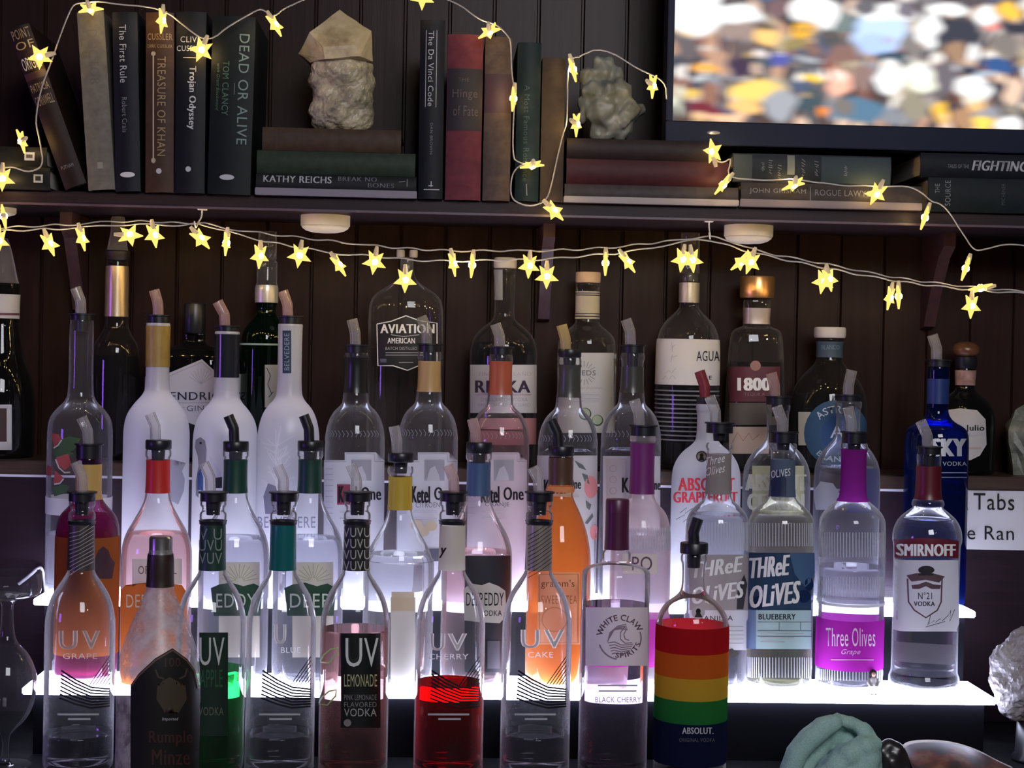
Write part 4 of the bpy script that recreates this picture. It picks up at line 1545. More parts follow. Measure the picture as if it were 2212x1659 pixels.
for sx in (-1, 1):
    box(bm, (sx * 0.0026 - 0.0012, -0.0072, 0.0001), (sx * 0.0026 + 0.0012, -0.0040, 0.0014), 0.0004)
obj('feet', bm, flat((0.50, 0.32, 0.24), 0.6), fg)

# folded teal bar towel
ZW = 1.985
kw = ZW / F
tw = thing('bar_towel', 'crumpled teal bar towel in front of the lit step at the lower right', 'towel', (P(1795, 1660, ZW).x, ZW, z_count))


def tsph(pts, d=0, n=9):
    out = []
    for (a, b_) in zip(pts, pts[1:]):
        for i in range(n):
            u = i / n
            x, y, r = [a[k] + (b_[k] - a[k]) * u for k in range(3)]
            dd = d if not isinstance(d, tuple) else d[0] + (d[1] - d[0]) * u
            q = P(x, y, ZW)
            out.append((q.x - tw.location.x, dd * kw, max(q.z - z_count, r * kw * 0.9), r * kw, r * kw * 1.1, r * kw))
    return out


sp = tsph([(1700, 1662, 24), (1716, 1622, 25), (1744, 1590, 25), (1772, 1566, 24), (1796, 1556, 20)], -24)
sp += tsph([(1808, 1552, 13), (1836, 1560, 15), (1866, 1576, 17), (1882, 1600, 15)], (0, -14))
sp += tsph([(1878, 1598, 18), (1852, 1600, 22), (1816, 1620, 26), (1786, 1648, 28), (1762, 1684, 30)], (-40, -62))
sp += tsph([(1856, 1628, 34), (1826, 1668, 40), (1850, 1700, 40)], -46)
sp += tsph([(1876, 1622, 20), (1872, 1660, 24)], -36)
sp += tsph([(1800, 1590, 22), (1770, 1625, 30), (1740, 1670, 34)], 34)
sp += tsph([(1830, 1590, 20), (1836, 1630, 30)], 26)
bm = lump(sp, 0.0030, 0.0012, 40, 0.0006, 260)
for v in bm.verts:
    v.co.z = max(0.0003, v.co.z)
obj('cloth', bm, flat((0.30, 0.47, 0.42), 0.95, 0.1, var=0.14, scale=500, bump=0.5), tw)

# black pouch and magazine
ZP = 1.975
pc = thing('black_pouch', 'small glossy black pouch between the teal towel and the magazine', 'pouch', (P(1925, 1660, ZP).x, ZP, z_count))
sp = []
for (x, y, r, d) in ((1908, 1622, 20, 0), (1920, 1612, 18, 0), (1936, 1622, 20, 0), (1946, 1636, 18, 0), (1925, 1650, 32, 0), (1950, 1660, 24, 0), (1905, 1660, 24, 0)):
    q = P(x, y, ZP)
    r *= ZP / F
    sp.append((q.x - pc.location.x, 0, max(q.z - z_count, r * 0.9), r, r, r))
bm = lump(sp, 0.003, 0.002, 60)
for v in bm.verts:
    v.co.z = max(0.0003, v.co.z)
obj('pouch_body', bm, flat((0.018, 0.016, 0.018), 0.3, 0.5), pc)


def magazine(label, pts, ya, yb, drop, cover, th, lift=0.0):
    """bent stack of pages: pts = (x px, y px) of its far top edge, falling by drop towards the viewer"""
    a = P(pts[0][0], pts[0][1], yb)
    t = thing('magazine', label, 'magazine', (a.x, yb, z_count))
    q = smooth_path([P(x, y, yb) - Vector((a.x, yb, z_count)) for x, y in pts], 2)
    bm = bmesh.new()
    n = 8
    top, bot = [], []
    for p in q:
        rt, rb = [], []
        for j in range(n + 1):
            u = j / n
            z = max(0.0006, p.z - drop * u ** 1.5)
            rt.append(bm.verts.new((p.x, (ya - yb) * u, z)))
            rb.append(bm.verts.new((p.x, (ya - yb) * u, max(0.0002, z - th))))
        top.append(rt)
        bot.append(rb)
    L = len(q)
    for i in range(L - 1):
        for j in range(n):
            bm.faces.new((top[i][j], top[i][j + 1], top[i + 1][j + 1], top[i + 1][j]))
            bm.faces.new((bot[i][j], bot[i + 1][j], bot[i + 1][j + 1], bot[i][j + 1]))
        bm.faces.new((top[i][0], top[i + 1][0], bot[i + 1][0], bot[i][0]))
        bm.faces.new((top[i][n], bot[i][n], bot[i + 1][n], top[i + 1][n]))
    for i in (0, L - 1):
        for j in range(n):
            bm.faces.new((top[i][j], bot[i][j], bot[i][j + 1], top[i][j + 1]))
    bmesh.ops.recalc_face_normals(bm, faces=bm.faces[:])
    obj('pages', bm, flat((0.42, 0.38, 0.34), 0.7, 0.2, var=0.1, scale=80), t)
    bm = bmesh.new()
    tp = []
    for p in q:
        row = []
        for j in range(n + 1):
            u = 0.10 + 0.90 * j / n
            z = max(0.0006, p.z - drop * u ** 1.5)
            row.append(bm.verts.new((p.x, (ya - yb) * u, z + 0.0005)))
        tp.append(row)
    for i in range(L - 1):
        for j in range(n):
            bm.faces.new((tp[i][j], tp[i][j + 1], tp[i + 1][j + 1], tp[i + 1][j]))
    obj('cover', bm, cover, t)
    return t


m, nt, out = new_mat('printed_cover')
bs = nt.nodes.new('ShaderNodeBsdfPrincipled')
tc = nt.nodes.new('ShaderNodeTexCoord')
nz = nt.nodes.new('ShaderNodeTexNoise')
nz.inputs['Scale'].default_value = 28
nz.inputs['Detail'].default_value = 3
rp = nt.nodes.new('ShaderNodeValToRGB')
cr = rp.color_ramp
for pos, c in ((0.36, (0.018, 0.014, 0.016)), (0.48, (0.05, 0.028, 0.022)), (0.55, (0.16, 0.035, 0.030)), (0.62, (0.20, 0.11, 0.06)), (0.72, (0.03, 0.025, 0.025))):
    el = cr.elements.new(pos)
    el.color = c + (1,)
nt.links.new(tc.outputs['Object'], nz.inputs['Vector'])
nt.links.new(nz.outputs[0], rp.inputs[0])
nt.links.new(rp.outputs[0], bs.inputs['Base Color'])
bs.inputs['Roughness'].default_value = 0.4
nt.links.new(bs.outputs[0], out.inputs[0])
magazine('curled magazine with a dark picture cover at the bottom right', [(1946, 1612), (1962, 1600), (2010, 1597), (2060, 1602), (2110, 1618), (2150, 1640), (2185, 1656)], 1.90, 2.01, 0.034, m, 0.004)

# ------------------------------------------------------------------ bottles: front row on the counter
GA, GB, GC, GD = ('bottles standing in front of the lit steps', 'bottles on the lower lit step',
                  'bottles on the upper lit step', 'bottles on the wall ledge')
VODKA = liquid((0.97, 0.97, 1.0), 0.07, (0.92, 0.92, 1.0))
CLEARV = liquid((0.97, 0.97, 1.0))
CREAM = paper((0.80, 0.74, 0.66), 0.35)
WHITEP = paper((0.84, 0.82, 0.84), 0.40)
ETCH = paper((0.80, 0.76, 0.76), 0.5)


def uv_profile():
    return [(27, 1080), (28, 1084), (28, 1092), (24, 1096), (24, 1104), (29, 1108), (29, 1122), (26, 1127), (27, 1140), (28, 1226),
            (30, 1238), (44, 1258), (64, 1290), (74, 1330), (75, 1356), (75, 1400), (75, 1500), (75, 1600), (75, 1656)]


def zigzag(b, cx, y0, mat):
    ls = []
    for i in range(8):
        ls.append([(cx - 40 - i * 0.5, y0 - 4 + 8.5 * i), (cx - 10, y0 + 16 + 7.5 * i), (cx + 22, y0 + 32 + 6.4 * i), (cx + 62, y0 + 37 + 5.2 * i)])
    b.decal('printed_lines', line_bm(3.6, *ls), mat, 0.0009)
    ls = []
    for i in range(7):
        ls.append([(cx + 18 + 7 * i, y0 + 30 - i * 0.5), (cx + 62, y0 - 34 + 9.5 * i)])
    b.decal('printed_lines', line_bm(1.8, *ls), mat, 0.0009)


def uv_bottle(cx, label, sleeve, word, liq=None, level=1470, sp=None, glassm=None, zig=True, uvx=None, etch=None, sleevelabel=None, spm=None):
    b = Bottle('vodka_bottle', label, GA, cx, Z_A, z_count, uv_profile(), glassm or CLEAR)
    b.pourer(1062, 1082, 29, 1112, 16, sp, spm, flange=True)
    b.lat('neck_ring', [(24, 1125), (30, 1127), (30, 1134), (24, 1137)], BLACK, n=28) if False else None
    b.band('neck_ring', 1124, 1132, BLACK, 0.0016)
    s = b.band('neck_sleeve', 1134, 1230, sleeve, 0.0006, label=sleevelabel)
    if liq:
        b.fill(level, liq)
    e = etch or ETCH
    if word:
        x = uvx or cx
        b.text('U', x - 45, 1362, x - 5, 1402, e, bold=0.07)
        b.text('V', x + 4, 1362, x + 42, 1402, e, bold=0.07)
        b.text(word, x - 36, 1411, x + 36, 1423, e)
    if zig:
        zigzag(b, cx, 1452, INK)
        b.patch('fine_print', cx - 48, 1541, cx + 40, 1545, GREY_INK)
        b.patch('fine_print', cx - 26, 1551, cx + 22, 1555, GREY_INK)
    return b, s


# leftmost, dark sleeve with fine swirls
b, s = uv_bottle(173, 'clear glass bottle with a dark line-patterned neck, leftmost of the front row', flat((0.055, 0.04, 0.04), 0.35, 0.5), 'GRAPE', CLEARV, 1580,
                 [(178, 1066), (177, 1030), (163, 998)], etch=paper((0.62, 0.46, 0.42), 0.4))
b.decal('swirl_lines', line_bm(1.1, *[[(152, 1152 + 9 * i), (172, 1148 + 8 * i), (200, 1128 + 8.5 * i)] for i in range(11)]), GREY_INK, 0.0013, s)

# green apple bottle, partly behind the frosted one
b, s = uv_bottle(456, 'bottle with a dark green sleeve and green drink, beside the frosted black-labelled bottle', flat((0.012, 0.040, 0.030), 0.35, 0.5), None,
                 liquid((0.10, 0.62, 0.22), 0.05, (0.02, 0.20, 0.06)), 1442, [(455, 1060), (454, 1030), (440, 1000)], zig=False)
s2 = b.patch('label_strip', 431, 1366, 492, 1590, flat((0.008, 0.022, 0.014), 0.5, 0.3))
b.text('UV', 432, 1377, 484, 1437, flat((0.5, 0.52, 0.5), 0.5), 0.0013, s2)
b.text('APPLE', 433, 1446, 480, 1484, flat((0.02, 0.09, 0.04), 0.5), 0.0013, s2)
b.text('VODKA', 430, 1527, 482, 1545, flat((0.11, 0.12, 0.08), 0.5), 0.0013, s2)
for yy, t in ((1142, 'V U'), (1166, 'UVU'), (1194, 'VUV')):
    b.text(t, 432, yy, 478, yy + 24, flat((0.22, 0.26, 0.23), 0.5), 0.0012, s)

# teal sleeve
b, s = uv_bottle(608, 'clear bottle with a glossy teal neck sleeve, in front of the green-necked bottle', flat((0.008, 0.115, 0.120), 0.25, 0.6), None, CLEARV, 1580,
                 [(612, 1066), (612, 1034), (600, 1006)], spm=make_clear_plastic((0.95, 0.95, 1.0), 0.35))
b.text('U', 593, 1348, 618, 1390, ETCH, bold=0.07)
b.text('BLUE', 607, 1398, 648, 1410, ETCH)

# pink lemonade with a black strip
LEM = liquid((0.86, 0.62, 0.60), 0.07, (0.35, 0.16, 0.15))
b, s = uv_bottle(767, 'clear bottle with patterned black sleeve and black strip label, full of pale pink drink', flat((0.018, 0.018, 0.018), 0.35, 0.5), None, LEM, 1357,
                 [(770, 1066), (770, 1034), (757, 1004)], zig=False)
for r in range(4):
    b.text('VUVU', 744, 1140 + 24 * r, 797, 1160 + 24 * r, flat((0.42, 0.43, 0.38), 0.5), 0.0012, s)
s2 = b.patch('label_strip', 737, 1368, 821, 1572, flat((0.006, 0.007, 0.007), 0.5, 0.3))
SIL = flat((0.62, 0.64, 0.60), 0.4, 0.4)
b.text('U', 747, 1378, 782, 1440, SIL, 0.0013, s2)
b.text('V', 786, 1378, 816, 1440, SIL, 0.0013, s2)
b.decal('lettering', merge(text_bm('U', 753, 1378, 776, 1431)), flat((0.02, 0.022, 0.022), 0.5), 0.0018, s2)
b.text('LEMONADE', 744, 1456, 813, 1483, flat((0.42, 0.40, 0.22), 0.5), 0.0013, s2)
b.text('PINK LEMONADE', 744, 1500, 812, 1512, flat((0.20, 0.19, 0.19), 0.5), 0.0013, s2)
b.text('FLAVORED', 744, 1516, 812, 1527, flat((0.20, 0.19, 0.19), 0.5), 0.0013, s2)
b.text('VODKA', 744, 1530, 812, 1547, flat((0.34, 0.33, 0.32), 0.5), 0.0013, s2)
b.decal('seal', poly_bm(disc(751, 1561, 8)), flat((0.2, 0.17, 0.17), 0.5), 0.0013, s2)
for (x0, y0) in ((693, 1402), (690, 1493)):
    b.decal('foil_outline', line_bm(3.0, [(x0, y0 + 26), (x0 + 8, y0 + 12), (x0 + 22, y0), (x0 + 37, y0 - 3), (x0 + 36, y0 + 10), (x0 + 18, y0 + 30), (x0, y0 + 28)]), flat((0.42, 0.66, 0.22), 0.3, 0.5), 0.0009)

# cherry: red drink
b, s = uv_bottle(973, 'clear bottle with a cream neck sleeve and a low level of bright red drink', CREAM, None,
                 liquid((1.0, 0.012, 0.010)), 1472, [(981, 1066), (980, 1034), (968, 1005)], spm=PINK_PLASTIC)
b.text('y', 950, 1183, 966, 1205, INK, 0.0012, s, bold=0.03, shear=0.3)
b.text('U', 930, 1368, 962, 1405, ETCH, bold=0.07)
b.text('V', 967, 1368, 1008, 1405, ETCH, bold=0.07)
b.text('CHERRY', 927, 1412, 1011, 1424, ETCH)

# cake: metallic brown sleeve
b, s = uv_bottle(1160, 'clear bottle with a pewter-coloured neck sleeve, in front of the orange bottle', flat((0.34, 0.29, 0.25), 0.28, 0.5, metal=0.35), None, CLEARV, 1580,
                 [(1164, 1066), (1163, 1036), (1150, 1010)])
b.decal('swirl_lines', line_bm(1.1, *[[(1142, 1158 + 9 * i), (1162, 1146 + 9 * i), (1190, 1124 + 9 * i)] for i in range(11)]), INK, 0.0013, s)
b.text('U', 1126, 1360, 1166, 1400, ETCH, bold=0.07)
b.text('V', 1174, 1360, 1218, 1400, ETCH, bold=0.07)
b.text('CAKE', 1141, 1408, 1194, 1420, ETCH)

# frosted black-labelled schnapps bottle nearest the camera
b = Bottle('schnapps_bottle', 'frosted tapering bottle with an arched black label, nearest the camera', GA, 343, Z_RM, z_count,
           [(22, 1162), (24, 1166), (25, 1190), (27, 1200), (28, 1225), (28, 1262), (33, 1284), (48, 1320), (66, 1360), (82, 1405), (88, 1440), (90, 1480), (90, 1600), (90, 1720)],
           frost((0.62, 0.56, 0.56), 0.52, 0.30))
sl = b.band('neck_sleeve', 1196, 1266, flat((0.030, 0.016, 0.014), 0.4, 0.5), 0.0007)
b.lat('cap', [(22, 1158), (25, 1162), (25, 1192), (26, 1198)], flat((0.55, 0.53, 0.50), 0.25, 0.5, metal=0.9))
lb = b.decal('label', poly_bm([(283, 1720), (283, 1480), (300, 1455), (335, 1422), (372, 1400), (404, 1424), (420, 1448), (428, 1490), (428, 1720)]), flat((0.010, 0.009, 0.008), 0.6, 0.2), 0.0008)
RED = flat((0.045, 0.015, 0.012), 0.6)
b.decal('label_border', line_bm(3.5, [(285, 1482), (302, 1458), (336, 1426), (372, 1404), (402, 1427), (418, 1450), (426, 1488)]), flat((0.11, 0.055, 0.04), 0.6), 0.0014, lb)
b.text('100', 356, 1421, 388, 1440, RED, 0.0014, lb)
b.decal('emblem', merge(line_bm(4, [(336, 1446), (342, 1462), (354, 1466)], [(402, 1444), (398, 1460), (386, 1466)]),
                        poly_bm([(352, 1470), (366, 1462), (380, 1470), (378, 1500), (398, 1478), (402, 1510), (384, 1540), (370, 1528), (356, 1540), (338, 1510), (340, 1478), (354, 1500)])), flat((0.050, 0.036, 0.022), 0.6), 0.0014, lb)
b.text('Imported', 350, 1549, 384, 1558, GREY_INK, 0.0014, lb, shear=0.2)
b.text('Rumple', 322, 1578, 414, 1612, RED, 0.0014, lb, bold=0.01)
b.text('Minze', 328, 1618, 408, 1652, RED, 0.0014, lb, bold=0.01)

# square-shouldered white-label bottle
b = Bottle('vodka_bottle', 'bottle with a plum-coloured capped neck and white label with a round wave emblem', GA, 1328, Z_A, z_count,
           [(24, 1086), (25, 1186), (28, 1190), (31, 1192), (31, 1212), (34, 1218), (60, 1224), (72, 1232), (74, 1245), (74, 1300), (74, 1400), (74, 1500), (74, 1656)], CLEAR, it=1)
sl = b.band('neck_sleeve', 1100, 1186, flat((0.075, 0.012, 0.040), 0.35, 0.5), 0.0006)
b.lat('cap', [(24, 1078), (25.5, 1081), (25.5, 1106), (24, 1107)], flat((0.085, 0.014, 0.045), 0.35, 0.5))
b.fill(1304, liquid((0.90, 0.80, 0.90)))
lb = b.patch('label', 1266, 1312, 1398, 1438, WHITEP)
PL = flat((0.10, 0.05, 0.075), 0.5)
b.decal('lettering', arc_text_bm('WHITE CLAW', 1340, 1378, 38, 13, -82, 68, 0.02), PL, 0.0013, lb, cuty=False)
b.decal('lettering', arc_text_bm('SPIRITS', 1340, 1376, 34, 11, 195, 108, 0.02, True), PL, 0.0013, lb, cuty=False)
b.decal('emblem', merge(line_bm(2.8, disc(1340, 1378, 43, n=16, a0=72, a1=108), disc(1340, 1378, 46, n=20, a0=190, a1=252)),
                        line_bm(2.0, *[[(1313 + 2 * i, 1386 - 4 * i), (1318 + 3 * i, 1366 - 2 * i), (1334 + 2 * i, 1352 + 2 * i), (1352 + i, 1348 + 4 * i)] for i in range(4)]),
                        line_bm(2.2, [(1350, 1352), (1340, 1366), (1340, 1380), (1350, 1389), (1364, 1388)], [(1353, 1358), (1347, 1370), (1350, 1380), (1358, 1383)]),
                        line_bm(2.0, *[[(1314 + 2 * i, 1388 + 6 * i), (1328, 1386 + 6 * i), (1342, 1393 + 5 * i), (1366 - 2 * i, 1392 + 4 * i)] for i in range(5)])), flat((0.25, 0.18, 0.24), 0.5), 0.0013, lb)
b.text('BLACK CHERRY', 1287, 1505, 1383, 1517, flat((0.20, 0.12, 0.28), 0.5), 0.0010)
b.patch('fine_print', 1292, 1479, 1376, 1482, GREY_INK)
b.patch('fine_print', 1294, 1491, 1374, 1494, GREY_INK)

# rainbow bottle
b = Bottle('vodka_bottle', 'clear bottle painted with broad red, orange, yellow and green bands', GA, 1494, Z_A, z_count,
           [(27, 1198), (28, 1202), (28, 1212), (25, 1216), (24, 1240), (25, 1272), (34, 1286), (60, 1304), (75, 1330), (78, 1352), (78, 1400), (78, 1500), (78, 1600), (78, 1656)], CLEAR)
b.pourer(1172, 1196, 30, 1226, 15, [(1499, 1176), (1498, 1150), (1508, 1120)], BLACK, r=12)
for (y0, y1, c, n) in ((1347, 1402, (0.36, 0.012, 0.016), 'red_band'), (1402, 1453, (0.50, 0.115, 0.018), 'orange_band'), (1453, 1500, (0.50, 0.33, 0.035), 'yellow_band'),
                       (1500, 1549, (0.018, 0.16, 0.040), 'green_band'), (1549, 1640, (0.010, 0.014, 0.045), 'navy_band')):
    p = b.band(n, y0, y1, paper(c, 0.45), 0.0006)
b.text('ABSOLUT.', 1474, 1571, 1540, 1585, GREY_INK, 0.0013, p, bold=0.02)
b.text('ORIGINAL VODKA', 1468, 1594, 1543, 1602, flat((0.10, 0.10, 0.11), 0.5), 0.0013, p)
b.decal('medallion', merge(poly_bm(disc(1508, 1323, 14)),), paper((0.62, 0.60, 0.64), 0.4), 0.0009)
b.decal('medallion', merge(poly_bm(disc(1508, 1320, 5, 6)), poly_bm([(1500, 1333), (1504, 1324), (1512, 1324), (1517, 1333)])), INK, 0.0015)

# ------------------------------------------------------------------ bottles: lower lit step
# purple and amber rum-like bottle, far left
b = Bottle('liqueur_bottle', 'purple and orange bottle with a yellow neck, behind the leftmost front bottle', GB, 188, Z_B, z_step1,
           [(26, 990), (27, 994), (27, 1062), (28, 1075), (40, 1092), (60, 1112), (67, 1135), (68, 1160), (68, 1300), (68, 1488)], glass((0.56, 0.32, 0.54), 0.05, 0.35, 0.03, (0.55, 0.25, 0.5)))
b.pourer(958, 990, 28, 1015, 15, [(191, 962), (189, 930), (176, 902)], flange=True)
b.band('neck_sleeve', 1002, 1078, flat((0.55, 0.36, 0.10), 0.4, 0.4), 0.0007)
b.fill(1110, liquid((0.62, 0.14, 0.36), 0.22, (0.85, 0.22, 0.42)))
b.band('label', 1156, 1408, paper((0.50, 0.16, 0.045), 0.5), 0.0007)
b.decal('emblem', poly_bm([(205, 1205), (212, 1188), (222, 1180), (232, 1188), (238, 1205), (246, 1215), (240, 1250), (208, 1250), (200, 1222)]), flat((0.05, 0.02, 0.03), 0.6), 0.0014)


def eddy(cx, label, sleeve, collar, spout, liq, level, lab, black=False, spm=None, y=0, glassm=None):
    b = Bottle('vodka_bottle', label, GB, cx, Z_B, z_step1,
               [(27, 972 + y), (28, 976 + y), (28, 986 + y), (24, 990 + y), (25, 1062 + y), (30, 1087 + y), (48, 1120 + y), (65, 1148 + y), (74, 1176 + y), (76, 1205), (76, 1300), (76, 1488)], glassm or glass((1, 1, 1), 0.06, 0.40))
    b.pourer(collar[0], collar[1], 28, collar[1] + 24, 15, spout, BLACK if black else (spm or CLEAR_PLASTIC))
    b.band('neck_sleeve', 993 + y, 1064 + y, sleeve, 0.0007)
    if liq:
        b.fill(level, liq)
    if lab:
        lab(b)
    return b


def lab_red(b):
    l = b.patch('label', 286, 1207, 392, 1262, CREAM)
    l2 = b.decal('label_lower', poly_bm([(262, 1488), (262, 1275), (272, 1264), (288, 1268), (300, 1260), (340, 1256), (392, 1264), (402, 1280), (402, 1488)]), paper((0.50, 0.15, 0.035), 0.45), 0.0009)
    b.text('DEEP', 275, 1284, 330, 1312, flat((0.75, 0.62, 0.45), 0.5), 0.0015, l2)
    b.text('ORIGINAL', 300, 1222, 380, 1240, flat((0.2, 0.12, 0.08), 0.5), 0.0015, l)


eddy(338, 'cone-shouldered bottle with a bright red neck sleeve on the lower lit step', flat((0.52, 0.022, 0.016), 0.4, 0.5), (950, 971), [(336, 953), (335, 920), (324, 894)],
     liquid((1.0, 0.82, 0.80), 0.10, (1.0, 0.75, 0.72)), 1150, lab_red)


def lab_green(cx, word):
    def f(b):
        l = b.patch('label', cx - 32, 1214, cx + 55, 1420, paper((0.80, 0.74, 0.60), 0.45))
        b.decal('sun_rays', line_bm(1.3, *[[(cx + 12 + 8 * math.sin(a), 1256 - 8 * math.cos(a)), (cx + 12 + 40 * math.sin(a), 1256 - 38 * math.cos(a))] for a in [math.radians(-80 + 16 * i) for i in range(11)]]), flat((0.42, 0.46, 0.20), 0.6), 0.0013, l)
        l2 = b.decal('label_band', poly_bm([(cx - 42, 1330), (cx - 48, 1270), (cx - 30, 1262), (cx - 5, 1258), (cx + 20, 1266), (cx + 42, 1260), (cx + 60, 1270), (cx + 55, 1330)]), flat((0.020, 0.065, 0.035), 0.5), 0.0014)
        b.text(word, cx - 36, 1282, cx + 46, 1312, flat((0.6, 0.66, 0.55), 0.5), 0.0019, l2)
    return f


eddy(505, 'cone-shouldered bottle with a dark green neck and black spout, left of its green twin', flat((0.004, 0.045, 0.026), 0.4, 0.5), (953, 975), [(506, 957), (505, 926), (493, 898)], VODKA, 1160, lab_green(505, 'EDDY'), black=True)
eddy(666, 'cone-shouldered bottle with a dark green neck and black spout, right of its green twin', flat((0.006, 0.042, 0.030), 0.4, 0.5), (952, 974), [(668, 956), (667, 926), (656, 897)], VODKA, 1160, lab_green(664, 'DEEP'), black=True)


def lab_yellow(b):
    l = b.patch('label', 844, 1290, 897, 1488, paper((0.86, 0.80, 0.70), 0.5))
    b.patch('label_fold', 846, 1278, 894, 1320, paper((0.80, 0.66, 0.48), 0.4), 0.0012, l)


eddy(861, 'cone-shouldered bottle with a mustard yellow neck sleeve', flat((0.52, 0.36, 0.035), 0.4, 0.5), (978, 998), [(858, 982), (857, 952), (851, 921)],
     liquid((1, 1, 1), 0.05, (1, 1, 1)), 1195, lab_yellow, y=36)


def lab_blue(b):
    l = b.patch('label', 1004, 1200, 1102, 1452, flat((0.028, 0.026, 0.034), 0.5))
    l2 = b.decal('label_badge', poly_bm([(1002, 1272), (1018, 1260), (1040, 1264), (1056, 1258), (1076, 1266), (1090, 1276), (1092, 1330), (1078, 1346), (1040, 1344), (1004, 1340)]), CREAM, 0.0013)
    b.text('DEEP', 1008, 1280, 1042, 1308, INK, 0.0018, l2)
    b.text('EDDY', 1046, 1280, 1086, 1308, INK, 0.0018, l2)
    b.text('VODKA', 1036, 1318, 1082, 1330, INK, 0.0018, l2)
    b.patch('fine_print', 1052, 1384, 1078, 1444, flat((0.10, 0.09, 0.11), 0.5), 0.0013, l)


eddy(1030, 'cone-shouldered bottle with a slate blue neck sleeve and black label', flat((0.055, 0.105, 0.22), 0.4, 0.5), (955, 979), [(1029, 960), (1027, 932), (1020, 905)],
     liquid((1, 0.88, 0.88), 0.06, (0.9, 0.7, 0.7)), 1190, lab_blue, spm=PINK_PLASTIC, y=6)

# orange sweet tea
b = Bottle('vodka_bottle', 'bright orange dome-shouldered bottle with a brown neck and black spout', GB, 1207, Z_B, z_step1,
           [(25, 985), (26, 990), (25, 1045), (29, 1052), (30, 1060), (26, 1066), (30, 1080), (45, 1110), (60, 1150), (68, 1195), (69, 1230), (69, 1300), (69, 1488)], glass((1.0, 0.82, 0.62), 0.06, 0.4, 0.03, (1.0, 0.7, 0.45)))
b.pourer(963, 985, 28, 1010, 15, [(1206, 967), (1204, 938), (1190, 908)], BLACK)
b.band('neck_sleeve', 988, 1046, flat((0.085, 0.040, 0.022), 0.35, 0.5), 0.0007)
b.band('neck_ring', 1050, 1062, paper((0.9, 0.40, 0.18), 0.4), 0.0010)
b.fill(1075, liquid((1.0, 0.62, 0.28), 0.72, (1.0, 0.56, 0.24)))
l = b.patch('label', 1162, 1236, 1252, 1392, paper((0.90, 0.58, 0.33), 0.45))
b.text("gramm's", 1170, 1252, 1240, 1272, flat((0.14, 0.05, 0.02), 0.5), 0.0013, l)
b.text('SWEET TEA', 1170, 1286, 1246, 1304, flat((0.45, 0.18, 0.06), 0.5), 0.0013, l)
b.decal('label_border', line_bm(2, [(1166, 1240), (1248, 1240), (1248, 1388), (1166, 1388), (1166, 1240)]), flat((0.6, 0.25, 0.08), 0.5), 0.0013, l)
b.decal('emblem', merge(line_bm(1.5, disc(1198, 1338, 26) + [disc(1198, 1338, 26)[0]])), flat((0.55, 0.24, 0.08), 0.5), 0.0013, l)


def olive_profile(hw=70, sh=0):
    return [(27, 957), (29, 961), (29, 969), (25, 973), (26, 1062), (30, 1080), (52, 1096), (hw - 3, 1116), (hw, 1140), (hw, 1200), (hw, 1300), (hw, 1400), (hw, 1478), (hw - 2, 1490)]


def ribs(b, cx, hw, y0, y1, mat):
    n = 30
    ls = []
    for i in range(n):
        a = -80 + 160 * i / (n - 1)
        x = cx + hw * math.sin(math.radians(a))
        ls.append([(x, y0), (x, y1)])
    b.decal('moulded_ribs', line_bm(1.6, *ls), mat, 0.0005)


RIBM = flat((0.55, 0.55, 0.62), 0.3, 0.5)
# pale purple-necked bottle left of the rainbow bottle
b = Bottle('vodka_bottle', 'pinkish hazy bottle with a purple neck, behind the plum-capped bottle', GB, 1383, Z_B, z_step1,
           [(27, 940), (28, 944), (28, 952), (25, 956), (25, 1066), (32, 1085), (52, 1104), (62, 1130), (65, 1160), (65, 1488)], glass((1.0, 0.93, 0.95), 0.30, 0.4, 0.05, (0.95, 0.82, 0.85)))
b.pourer(918, 941, 28, 968, 15, [(1381, 922), (1380, 894), (1370, 864)], flange=True)
b.band('neck_sleeve', 956, 1066, flat((0.16, 0.022, 0.14), 0.4, 0.5), 0.0007)
b.fill(1150, VODKA)
ribs(b, 1383, 64, 1140, 1188, RIBM)
l = b.patch('label', 1345, 1196, 1420, 1240, CREAM)
b.text('PO', 1366, 1202, 1408, 1232, flat((0.12, 0.05, 0.10), 0.5), 0.0013, l)
b.band('magenta_label', 1328, 1430, paper((0.72, 0.10, 0.62), 0.45), 0.0007)

# grey-labelled brush-script bottle
b = Bottle('vodka_bottle', 'clear ribbed bottle with a beige neck label, left of the blue-labelled twin', GB, 1548, Z_B, z_step1, olive_profile(68), CLEAR)
b.pourer(912, 935, 29, 952, 14, [(1546, 916), (1545, 888), (1533, 857)], flange=True)
l = b.band('neck_sleeve', 980, 1066, paper((0.42, 0.38, 0.36), 0.5), 0.0007)
b.text('Three', 1527, 984, 1565, 1002, WHITE_INK, 0.0013, l, shear=0.3, slope=-0.25)
b.text('Olives', 1527, 1006, 1565, 1024, WHITE_INK, 0.0013, l, shear=0.3, slope=-0.25)
b.fill(1110, VODKA)
ribs(b, 1548, 67, 1128, 1190, RIBM)
l = b.patch('label', 1490, 1198, 1614, 1318, paper((0.42, 0.37, 0.36), 0.35))
b.text('THReE', 1496, 1208, 1604, 1242, WHITE_INK, 0.0013, l, bold=0.03, shear=0.2, slope=-0.14)
b.text('OLiVES', 1496, 1262, 1606, 1298, WHITE_INK, 0.0013, l, bold=0.03, shear=0.2, slope=-0.14)
b.decal('leaf_print', poly_bm([(1592, 1272), (1606, 1240), (1612, 1262), (1604, 1316), (1590, 1316)]), flat((0.04, 0.035, 0.04), 0.5), 0.0012, l)
l = b.patch('label_lower', 1490, 1318, 1614, 1404, WHITEP)
b.text('VANILLA', 1510, 1330, 1582, 1340, INK, 0.0013, l)
for i in range(5):
    b.patch('fine_print', 1562, 1352 + 9 * i, 1604, 1354 + 9 * i, GREY_INK, 0.0013, l)
